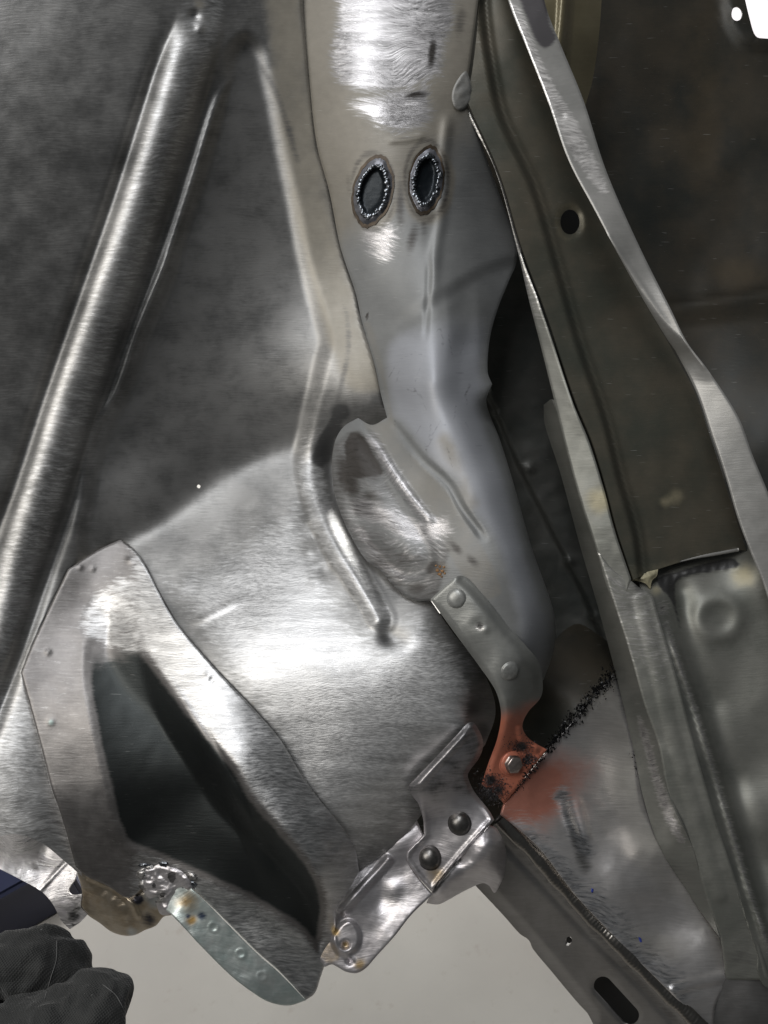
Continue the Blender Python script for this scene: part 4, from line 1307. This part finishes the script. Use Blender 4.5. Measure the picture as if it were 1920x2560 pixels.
def DK(p):
    d = baseK(p)
    q, t, s = d_line(p, STEPK)
    d -= 26 * ss(q * s, 0, 55) * np.exp(-np.clip(q, 0, None) / 260) - 6 * np.exp(-(q / 20) ** 2)
    q, t, s = d_line(p, EMB)
    d -= 6 * ss(-q * s, -14, 14) * np.exp(-(q / 300) ** 2)
    return d + wavy(p, 2.0, 190, 141)


def tK(p):
    return .6 * np.exp(-(((p - np.array([1760, 250])) / np.array([60, 260])) ** 2).sum(1)) + .6 * np.exp(-(((p - np.array([1850, 680])) / np.array([90, 50])) ** 2).sum(1)) + .4 * np.exp(-(((p - np.array([1650, 420])) / np.array([60, 200])) ** 2).sum(1))


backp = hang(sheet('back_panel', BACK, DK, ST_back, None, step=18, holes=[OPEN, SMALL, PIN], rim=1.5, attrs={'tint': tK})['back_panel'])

# beige strut behind the bar
STRUT = cr([(1330, -90, 1), (1506, -90, 1), (1504, 0), (1496, 100), (1481, 203), (1462, 270), (1452, 330, 1), (1380, 300, 1)], True, 8)
baseU = tps([(1330, -90, 700), (1406, -90, 694), (1506, -90, 735), (1481, 203, 735), (1420, 100, 700), (1452, 330, 735), (1380, 300, 700)], .0005)
ST_strut = steel('tan_strut_steel', (0.17, 0.145, 0.085), (0.24, 0.21, 0.13), metal=.35, rough=.4, ang=1.6, scratch=.06, mott=3)
hang(sheet('strut', STRUT, lambda p: baseU(p) - bead(p, [(1415, -90), (1405, 60), (1398, 130)], 15, 7) + 3 * ss(p[:, 0] - 1432 + .08 * p[:, 1], -4, 4), ST_strut, None, step=7, rim=1.5)['strut'])

# ------------------------------------------------------------------ diagonal rail
WEB = cr([(1165, 240, 1), (1180, 181), (1200, 0), (1205, -80, 1), (1262, -80, 1), (1272, 17), (1318, 122), (1372, 260), (1420, 399), (1490, 532), (1542, 631), (1606, 747), (1664, 845), (1700, 910), (1738, 983), (1772, 1081), (1806, 1186), (1841, 1301), (1866, 1376, 1), (1845, 1376), (1780, 1384), (1712, 1402), (1643, 1424), (1584, 1449, 1), (1544, 1330), (1516, 1220), (1481, 1105), (1440, 1006), (1388, 850), (1354, 752), (1307, 625), (1249, 434), (1174, 266)], True, 7)
EHOLE = np.array([(1425 + 24 * math.cos(a), 555 + 31 * math.sin(a)) for a in np.linspace(0, 2 * math.pi, 36, endpoint=False)])
baseE = tps([(1205, -80, 655), (1262, -80, 650), (1174, 266, 648), (1318, 122, 648), (1249, 434, 646), (1372, 260, 652), (1307, 625, 642), (1490, 532, 654), (1388, 850, 636), (1606, 747, 652), (1440, 1006, 628), (1516, 1220, 618), (1738, 983, 640), (1584, 1449, 606), (1841, 1301, 622), (1866, 1376, 618), (1712, 1402, 612)], .0005)
FOLD = cr([(1196, -120), (1205, 40), (1222, 160), (1250, 290), (1330, 470), (1396, 690), (1445, 860), (1510, 1050), (1545, 1190), (1585, 1330), (1600, 1440)])


def DE(p):
    d = baseE(p)
    q, t, s = d_line(p, FOLD)
    sgn = q * s                                   # positive on the left-hand flange
    d -= 8.5 * ss(sgn, -9, 7)
    d -= 1.5 * np.exp(-((sgn + 14) / 6) ** 2)
    r = np.hypot((p[:, 0] - 1425) / 24, (p[:, 1] - 555) / 31)
    d += 3 * np.exp(-((r - 1.0) / .35) ** 2)
    return d + wavy(p, .9, 160, 151)


def tE(p):
    t = bump(p, (1690, 1240), 30, .55) + bump(p, (1660, 1255), 22, .5)
    r = np.hypot((p[:, 0] - 1425) / 24, (p[:, 1] - 555) / 31)
    t = np.maximum(t, .35 * np.exp(-((r - 1.3) / .5) ** 2))
    return np.maximum(t, .35 * ss(p[:, 1], 1380, 1420))


web = hang(sheet('rail_web', WEB, DE, ST_olive, None, step=7, holes=[EHOLE], rim=1.6, attrs={'tint': tE, 'dark': lambda p: .5 * bump(p, (1650, 1270), 26, 1)})['rail_web'])
hang(sheet('hole_shade_sheet', np.array([(1380, 490), (1480, 490), (1490, 640), (1400, 650)], float), lambda p: baseE(p) + 60, plain('painted_hole_shade', (0.004, 0.004, 0.004), .9), None, step=40, rim=0)['hole_shade_sheet'])  # near-black sheet behind the oval hole, its shade put into the colour

lipq = cr([(1700, 1404), (1745, 1393), (1800, 1383), (1846, 1374)], False, 5)
hang(tube('edge_lip', lift(lipq, DE(lipq) - .6), [.5 + .9 * ss(i / len(lipq), 0, .6) for i in range(len(lipq))], ST_bar, None, 8, .6))
SOL = cr([(1582, 1450, 1), (1612, 1432), (1645, 1423, 1), (1642, 1440), (1630, 1452), (1626, 1472, 1), (1612, 1458)], True, 4)
hang(sheet('solder_fillet', SOL, lambda p: baseE(p) - 1.0 - 2 * ss(sd(p, SOL), 0, 12) + wavy(p, .5, 14, 9), plain('yellow_solder', (0.36, 0.33, 0.22), .5, .3, .25, 200), None, step=3.5, rim=2)['solder_fillet'])

# left flange of the rail, light, running into the lower rail
LFL = cr([(1157, 268, 1), (1166, 260), (1172, 275), (1242, 434), (1299, 625), (1346, 752), (1380, 850), (1432, 1006), (1473, 1105), (1509, 1220), (1538, 1330), (1578, 1448, 1), (1560, 1500), (1531, 1500), (1487, 1361), (1452, 1255), (1417, 1128), (1377, 966), (1348, 850), (1320, 740), (1290, 610), (1236, 420)], True, 6)
baseFl = tps([(1157, 268, 646), (1242, 434, 640), (1236, 420, 641), (1299, 625, 634), (1290, 610, 637), (1346, 752, 628), (1320, 740, 636), (1432, 1006, 618), (1348, 850, 634), (1377, 966, 632), (1417, 1128, 622), (1473, 1105, 614), (1509, 1220, 608), (1452, 1255, 614), (1578, 1448, 597), (1487, 1361, 606), (1531, 1500, 600)], .0004)
hang(sheet('rail_flange', LFL, lambda p: baseFl(p) + wavy(p, .5, 70, 161), ST_rail, None, step=6, rim=2.5, roll=(5, 1.0), attrs={'tint': lambda p: bump(p, (1502, 1250), 45, .9), 'ground': lambda p: .5 * (1 - ss(p[:, 1], 700, 900)), 'dark': lambda p: .3 * (vnoise(p, 90, 4) > .1)})['rail_flange'])
# dark side wall below it
SIDE = cr([(1359, 1012, 1), (1380, 1000), (1420, 1130), (1455, 1258), (1488, 1361), (1531, 1496), (1573, 1627), (1612, 1766), (1645, 1860), (1672, 1989), (1730, 2117), (1759, 2221), (1788, 2308), (1800, 2345, 1), (1740, 2262), (1658, 2140), (1610, 2001), (1584, 1874), (1564, 1787), (1527, 1637), (1490, 1500), (1452, 1371), (1400, 1180), (1362, 1060)], True, 7)
baseSd = tps([(1359, 1012, 690), (1380, 1000, 650), (1420, 1130, 626), (1488, 1361, 607), (1573, 1627, 592), (1645, 1860, 582), (1730, 2117, 572), (1788, 2308, 568), (1740, 2262, 585), (1658, 2140, 596), (1610, 2001, 608), (1564, 1787, 626), (1527, 1637, 640), (1452, 1371, 662), (1400, 1180, 676)], .0004)
SCUF = cr([(1590, 1790), (1610, 1800), (1650, 1930), (1690, 2040), (1715, 2110), (1690, 2100), (1650, 2020), (1615, 1900)], True)
hang(sheet('rail_side', SIDE, lambda p: baseSd(p) + wavy(p, .8, 90, 171), ST_rail, None, step=6.5, rim=1.5, attrs={'ground': lambda p: .75 * ss(sd(p, SCUF), -10, 14), 'dark': lambda p: .35 * ss(p[:, 1], 2040, 2130), 'tint': lambda p: 0 * p[:, 0]})['rail_side'])

# right-hand bar
BAR = cr([(1180, -280, 1), (1300, -280, 1), (1345, -90), (1365, 17), (1406, 122), (1458, 249), (1516, 428), (1597, 613), (1678, 775), (1718, 856), (1770, 925), (1845, 1041), (1882, 1139), (1925, 1244), (1990, 1420), (2060, 1640, 1), (1970, 1660, 1), (1905, 1450), (1880, 1390), (1846, 1301), (1812, 1186), (1776, 1081), (1742, 983), (1690, 880), (1668, 848), (1604, 742), (1541, 628), (1489, 530), (1420, 398), (1372, 260), (1318, 122), (1276, 17)], True, 7)
baseBa = tps([(1240, -90, 620), (1345, -90, 622), (1330, 110, 612), (1406, 122, 616), (1400, 300, 606), (1458, 249, 611), (1484, 490, 602), (1516, 428, 606), (1540, 610, 600), (1597, 613, 604), (1690, 880, 607), (1718, 856, 596), (1742, 983, 601), (1770, 925, 594), (1812, 1186, 592), (1845, 1041, 588), (1846, 1301, 588), (1925, 1244, 582), (1880, 1390, 584), (1990, 1420, 578), (2060, 1640, 572), (1970, 1660, 574)], .0004)
EDG = cr([(1520, 590), (1560, 650), (1605, 720), (1660, 800), (1712, 856), (1760, 915)])


def DBa(p):
    d = baseBa(p)
    q, t, s = d_line(p, EDG)
    d += 9 * ss(q * s, 0, 50) * ss(t, .0, .3) * (1 - .8 * ss(t, .85, 1.0)) * np.exp(-(q / 120) ** 2) - 1.0 * np.exp(-(q / 6) ** 2)
    d += bump(p, (1405, 290), 12, 1.2)
    return d + wavy(p, .4, 120, 181)


def kBa(p):
    return 1.0 * ss(sd(p, cr([(1290, -60), (1350, -60), (1375, 60), (1390, 100), (1360, 120), (1330, 80)], True)), -14, 14)


def gBa(p):
    a = ss(sd(p, cr([(1275, 10), (1300, 20), (1340, 120), (1390, 220), (1440, 300), (1490, 400), (1520, 480), (1500, 480), (1440, 400), (1385, 290), (1340, 180)], True)), -12, 12)
    return .85 * a


bar = hang(sheet('rail_bar', BAR, DBa, ST_bar, None, step=6, rim=2.6, roll=(5, 1.0), attrs={'dark': kBa, 'ground': gBa, 'tint': lambda p: 0 * p[:, 0]})['rail_bar'])
# the bar's lower, duller half below the bend gets the rail's own finish
# ------------------------------------------------------------------ lower rail
LR = cr([(1488, 1361, 1), (1530, 1420), (1578, 1452, 1), (1600, 1470), (1630, 1490), (1640, 1520), (1690, 1690), (1735, 1860), (1790, 2050), (1850, 2230), (1900, 2370), (1925, 2450, 1), (1815, 2450, 1), (1800, 2340), (1788, 2308), (1759, 2221), (1730, 2117), (1672, 1989), (1645, 1860), (1612, 1766), (1573, 1627), (1531, 1496)], True, 7)
baseLR = tps([(1488, 1361, 606), (1578, 1452, 598), (1630, 1490, 596), (1573, 1627, 591), (1690, 1690, 584), (1645, 1860, 581), (1735, 1860, 576), (1730, 2117, 571), (1790, 2050, 568), (1788, 2308, 567), (1850, 2230, 562), (1815, 2450, 566), (1925, 2450, 556)], .0004)
ridgeR = cr([(1665, 1560), (1700, 1660), (1735, 1760), (1785, 1920), (1828, 2063), (1870, 2209), (1905, 2317), (1930, 2400)])
hang(sheet('lower_rail_face', LR, lambda p: baseLR(p) + bead(p, cr([(1600, 1500), (1640, 1660), (1680, 1830), (1740, 2040), (1800, 2240)]), 20, -1.0) + wavy(p, .5, 90, 191), ST_rail, None, step=6.5, rim=2.0, roll=(4, .8), attrs={'ground': lambda p: .35 * (1 - ss(p[:, 1], 1600, 1800)), 'dark': lambda p: .4 * bump(p, (1600, 1465), 30, 1.5) + .35 * ss(p[:, 1], 2100, 2300), 'tint': lambda p: 0 * p[:, 0]})['lower_rail_face'])
LR2 = cr([(1600, 1470, 1), (1596, 1425), (1640, 1400), (1720, 1378), (1850, 1350, 1), (1890, 1350), (1915, 1450), (2150, 1700, 1), (2400, 2480, 1), (1920, 2470), (1890, 2370), (1850, 2250), (1824, 2167), (1785, 2047), (1751, 1920), (1735, 1870), (1704, 1782), (1674, 1697), (1639, 1608), (1622, 1530)], True, 7)
LR2 = LR2 + np.stack([2.4 * vnoise(LR2, 17, 3), 1.5 * vnoise(LR2, 13, 5)], 1) * (np.abs(LR2[:, :1] - 1740) < 200)
baseL2 = tps([(1618, 1490, 597), (1596, 1425, 616), (1640, 1400, 622), (1720, 1378, 628), (1850, 1350, 630), (1660, 1450, 612), (1720, 1428, 614), (1850, 1394, 616), (1890, 1390, 606), (1674, 1697, 583), (1735, 1870, 573), (1785, 2047, 565), (1850, 2250, 558), (1920, 2470, 553), (1700, 1520, 603), (1800, 1550, 602), (1900, 1550, 597), (1800, 1750, 598), (1900, 1750, 592), (1850, 1950, 590), (1950, 2000, 582), (1900, 2150, 576), (1980, 2300, 566), (1990, 1600, 590), (2150, 1700, 590), (2400, 2480, 545)], .0004)


def DL2(p):
    d = baseL2(p)
    d -= bead(p, ridgeR, 13, 5.0, ends=.1)
    d += 3.2
    q, t, s = d_line(p, cr([(1700, 1480), (1712, 1560), (1745, 1680), (1800, 1860), (1860, 2060), (1920, 2260)]))
    d += 6 * np.exp(-(q / 30) ** 2)
    r = np.hypot((p[:, 0] - 1797) / 62, (p[:, 1] - 1545) / 58)
    d -= 2.4 * np.exp(-((r - .8) / .35) ** 2)
    # brushed putty at the top edge
    s = sd(p, cr([(1640, 1450), (1700, 1425), (1830, 1395), (1840, 1420), (1720, 1440), (1690, 1460), (1700, 1560), (1675, 1500)], True))
    d -= 1.6 * ss(s, -4, 6) + .5 * ss(s, 0, 10) * np.sin(p[:, 0] * .7 + p[:, 1] * .55)
    return d + wavy(p, .3, 120, 201)


hang(sheet('lower_rail_side', LR2, DL2, ST_rail, None, step=6.5, rim=1.5, attrs={'dark': lambda p: np.maximum(.85 * ss(sd(p, cr([(1640, 1450), (1700, 1425), (1830, 1395), (1850, 1415), (1720, 1440), (1690, 1460), (1700, 1570), (1675, 1500)], True)), -6, 6), .25 + 0 * p[:, 0]), 'tint': lambda p: bump(p, (1860, 1440), 45, .8) + bump(p, (1640, 1475), 22, .6), 'ground': lambda p: .5 * np.exp(-(d_line(p, ridgeR)[0] / 9) ** 2) + .6 * bump(p, (1660, 1520), 26, 1)})['lower_rail_side'])

# gusset at the bottom right corner
GUS = cr([(1812, 2430, 1), (1850, 2436), (1990, 2446), (2400, 2470, 1), (2400, 2800, 1), (1770, 2640, 1), (1775, 2560), (1784, 2512)], True, 7)
baseGu = tps([(1816, 2452, 566), (1990, 2470, 558), (1990, 2640, 562), (1770, 2640, 570), (1784, 2512, 565), (1880, 2550, 558)], .0004)
hang(sheet('gusset', GUS, lambda p: baseGu(p) + wavy(p, .3, 90, 211), ST_frame, None, step=7, rim=2)['gusset'])

# ------------------------------------------------------------------ swarf and grit
def scatter(name, n, place, size, mat, label, cat):
    V, F = [], []
    r = random.Random(len(name))
    for k in range(n):
        pos, fr = place(r)
        s = size(r)
        b = len(V)
        q = [np.array([r.gauss(0, 1), r.gauss(0, 1), abs(r.gauss(0, 1))]) for _ in range(4)]
        q = [x / (np.linalg.norm(x) + 1e-9) * s * r.uniform(.5, 1.2) for x in q]
        for x in q:
            V.append(pos + fr @ (x / 1000))
        F += [(b, b+1, b+2), (b, b+2, b+3), (b, b+3, b+1), (b+1, b+3, b+2)]
    o = part_from(name, V, F, mat, None, False)
    return tag(o, label, cat, kind='stuff')


SW = cr([(1290, 1985), (1345, 1905), (1400, 1838), (1470, 1757), (1534, 1682)])


def pl_swarf(r):
    t = r.random() ** .6
    i = min(int(t * (len(SW) - 1)), len(SW) - 2)
    wd = 3 + 8 * t
    u, v = SW[i] + np.array([r.gauss(0, wd), r.gauss(-4, wd)])
    return frame_at(u, v, 0, lambda p: np.minimum(DN(p), baseQ(p)) - r.uniform(0, 3))


scatter('metal_swarf', 900, pl_swarf, lambda r: r.uniform(.6, 2.4), ST_chip, 'black glittering swarf heaped along the seam beside the copper foot', 'swarf')


def pl_gap(r):
    t = r.random()
    u, v = 1583 + 50 * t + r.gauss(0, 5), 1880 + 150 * t + r.gauss(0, 8)
    return frame_at(u, v, 0, lambda p: DN(p) - .5)


scatter('crevice_swarf', 160, pl_gap, lambda r: r.uniform(.4, 1.4), ST_chip, 'thin line of black swarf in the gap under the lower rail', 'swarf')


def pl_grit(r):
    c, s = r.choice([((1300, 1868), 20), ((1318, 1900), 12), ((1222, 1955), 20), ((1240, 1975), 22), ((1225, 1985), 18)])
    u, v = c[0] + r.gauss(0, s), c[1] + r.gauss(0, s * .7)
    return frame_at(u, v, 0, lambda p: DB(p) - .2)


scatter('grinding_grit', 2600, pl_grit, lambda r: r.uniform(.3, .95), ST_grit, 'dark gritty grinding dust clinging to the copper foot round the bolt', 'grit')

# ------------------------------------------------------------------ blue box on the floor
def box_at(name, c, size, rz, mat):
    me = bpy.data.meshes.new(name)
    bm = bmesh.new()
    bmesh.ops.create_cube(bm, size=1)
    bmesh.ops.scale(bm, vec=size, verts=bm.verts)
    bmesh.ops.bevel(bm, geom=bm.edges[:], offset=.006, segments=2, affect='EDGES')
    bm.to_mesh(me)
    bm.free()
    o = newobj(name, me, None, mat)
    o.location = c
    o.rotation_euler = (0, 0, rz)
    return o


def floor_point(u, v):
    d = R9 @ np.array([(u - W/2) / FPX, -(v - H/2) / FPX, -1])
    t = -C3[2] / d[2]
    return C3 + d * t


fp = floor_point(70, 2270)
bx = thing('storage_box', 'blue plastic box on the concrete floor behind the gloved hand', 'box', (fp[0], fp[1], 0))
M_box = plain('blue_plastic', (0.010, 0.014, 0.042), .5, var=.1)
for nm, c, s in [('box_body', (0, 0, .06), (.22, .16, .12)), ('box_lid', (0, 0, .13), (.24, .18, .02))]:
    b = box_at(nm, c, s, 0, M_box)
    b.parent = bx
bx.location = (fp[0] - .05, fp[1] + .02, 0)
bx.rotation_euler = (0, 0, .6)

# ------------------------------------------------------------------ gloved hand, lower left
def skin_hand():
    def pt(u, v, d):
        return lift1(u, v, d)
    V, E, Rr = [], [], []

    def add(p, r, prev=None):
        V.append(tuple(p))
        Rr.append(r)
        if prev is not None:
            E.append((prev, len(V) - 1))
        return len(V) - 1
    # palm root is out of the frame, lower left
    root = add(pt(-330, 2700, 470), .034)
    palm = add(pt(-200, 2600, 466), .034, root)
    # index finger: knuckle high, bent over towards the viewer
    k1_ = add(pt(-90, 2470, 470), .026, palm)
    a = add(pt(45, 2395, 474), .0235, k1_)
    b = add(pt(140, 2412, 478), .022, a)
    c = add(pt(185, 2478, 484), .0195, b)
    d = add(pt(170, 2540, 496), .015, c)
    # middle, ring, little: behind, curled (hidden by the index)
    for du, dv, dd, s in ((-60, -40, 26, 1.0), (-130, -60, 50, .92), (-200, -60, 72, .8)):
        q = add(pt(-120 + du, 2480 + dv, 474 + dd), .022 * s, palm)
        q = add(pt(-40 + du, 2430 + dv, 478 + dd), .020 * s, q)
        q = add(pt(30 + du, 2450 + dv, 484 + dd), .018 * s, q)
        q = add(pt(40 + du, 2510 + dv, 492 + dd), .014 * s, q)
    # thumb along the bottom edge
    t0 = add(pt(-60, 2660, 448), .030, palm)
    t1_ = add(pt(90, 2590, 446), .0255, t0)
    t2_ = add(pt(215, 2540, 446), .0245, t1_)
    t3_ = add(pt(275, 2535, 448), .0225, t2_)
    add(pt(302, 2556, 450), .017, t3_)
    me = bpy.data.meshes.new('person')
    me.from_pydata(V, E, [])
    o = newobj('person', me, None, None)
    sk = o.modifiers.new('skin', 'SKIN')
    for i, r in enumerate(Rr):
        me.skin_vertices[0].data[i].radius = (r, r)
    me.skin_vertices[0].data[0].use_root = True
    sb = o.modifiers.new('sub', 'SUBSURF')
    sb.levels = 4
    sb.render_levels = 4
    m = NT('black_work_glove')
    ob = m.n('ShaderNodeTexCoord').outputs['Object']
    wv = m.n('ShaderNodeTexWave')
    wv.inputs['Scale'].default_value = 260
    m.put(wv.inputs['Vector'], m.mapv(ob, .7))
    wv2 = m.n('ShaderNodeTexWave')
    wv2.inputs['Scale'].default_value = 260
    m.put(wv2.inputs['Vector'], m.mapv(ob, -.8))
    wo = m.math('MULTIPLY', wv.outputs['Fac'], wv2.outputs['Fac'])
    dust = m.noise(60, 8, .7, ob)[0]
    big = m.noise(14, 4, .6, ob)[0]
    col = m.mix(m.ramp(m.math('ADD', m.math('MULTIPLY', dust, .6), m.math('MULTIPLY', big, .4)), .42, .7), (.006, .007, .007), (.022, .023, .022))
    sp = m.noise(500, 2, .5, ob)[0]
    col = m.mix(m.ramp(sp, .74, .80), col, (.25, .25, .25))
    m.put(m.b.inputs['Base Color'], col)
    m.put(m.b.inputs['Roughness'], .75)
    m.b.inputs['Sheen Weight'].default_value = .15
    bp = m.n('ShaderNodeBump')
    bp.inputs['Distance'].default_value = .0006
    h = m.math('ADD', m.math('MULTIPLY', wo, .5), m.math('MULTIPLY', m.noise(45, 4, .6, ob)[0], 2.0))
    m.put(bp.inputs['Height'], h)
    m.put(m.b.inputs['Normal'], bp.outputs[0])
    me.materials.append(m.m)
    dm = o.modifiers.new('folds', 'DISPLACE')
    tx = bpy.data.textures.new('glove_folds', 'CLOUDS')
    tx.noise_scale = .03
    tx.noise_depth = 3
    dm.texture = tx
    dm.strength = .009
    dm.texture_coords = 'GLOBAL'
    tx2 = bpy.data.textures.new('glove_creases', 'MUSGRAVE') if False else bpy.data.textures.new('glove_creases', 'WOOD')
    tx2.wood_type = 'BANDNOISE'
    tx2.noise_basis_2 = 'SIN'
    tx2.noise_scale = .02
    tx2.turbulence = 9
    dm2 = o.modifiers.new('creases', 'DISPLACE')
    dm2.texture = tx2
    dm2.strength = .0034
    dm2.texture_coords = 'GLOBAL'
    dg = bpy.context.evaluated_depsgraph_get()
    ev = o.evaluated_get(dg)

    def hit(u, v):
        d = (lift1(u, v, 500) - CAM).normalized()
        ok, loc, nor, _ = ev.ray_cast(CAM, d)
        return np.array(loc + nor * .0003) if ok else None
    thread = plain('grey_thread', (.10, .10, .10), .7)
    for line in ([(142, 2352), (140, 2400), (128, 2440), (112, 2500)], [(258, 2462), (290, 2490), (312, 2530)]):
        q = [hit(*x) for x in cr(line, False, 6)]
        q = [x for x in q if x is not None]
        if len(q) > 4:
            tube('seam', q, [.22] * len(q), thread, o, 6)
    return tag(o, 'hand in a dusty black knit work glove, thumb and finger curled at the lower left', 'person')


skin_hand()
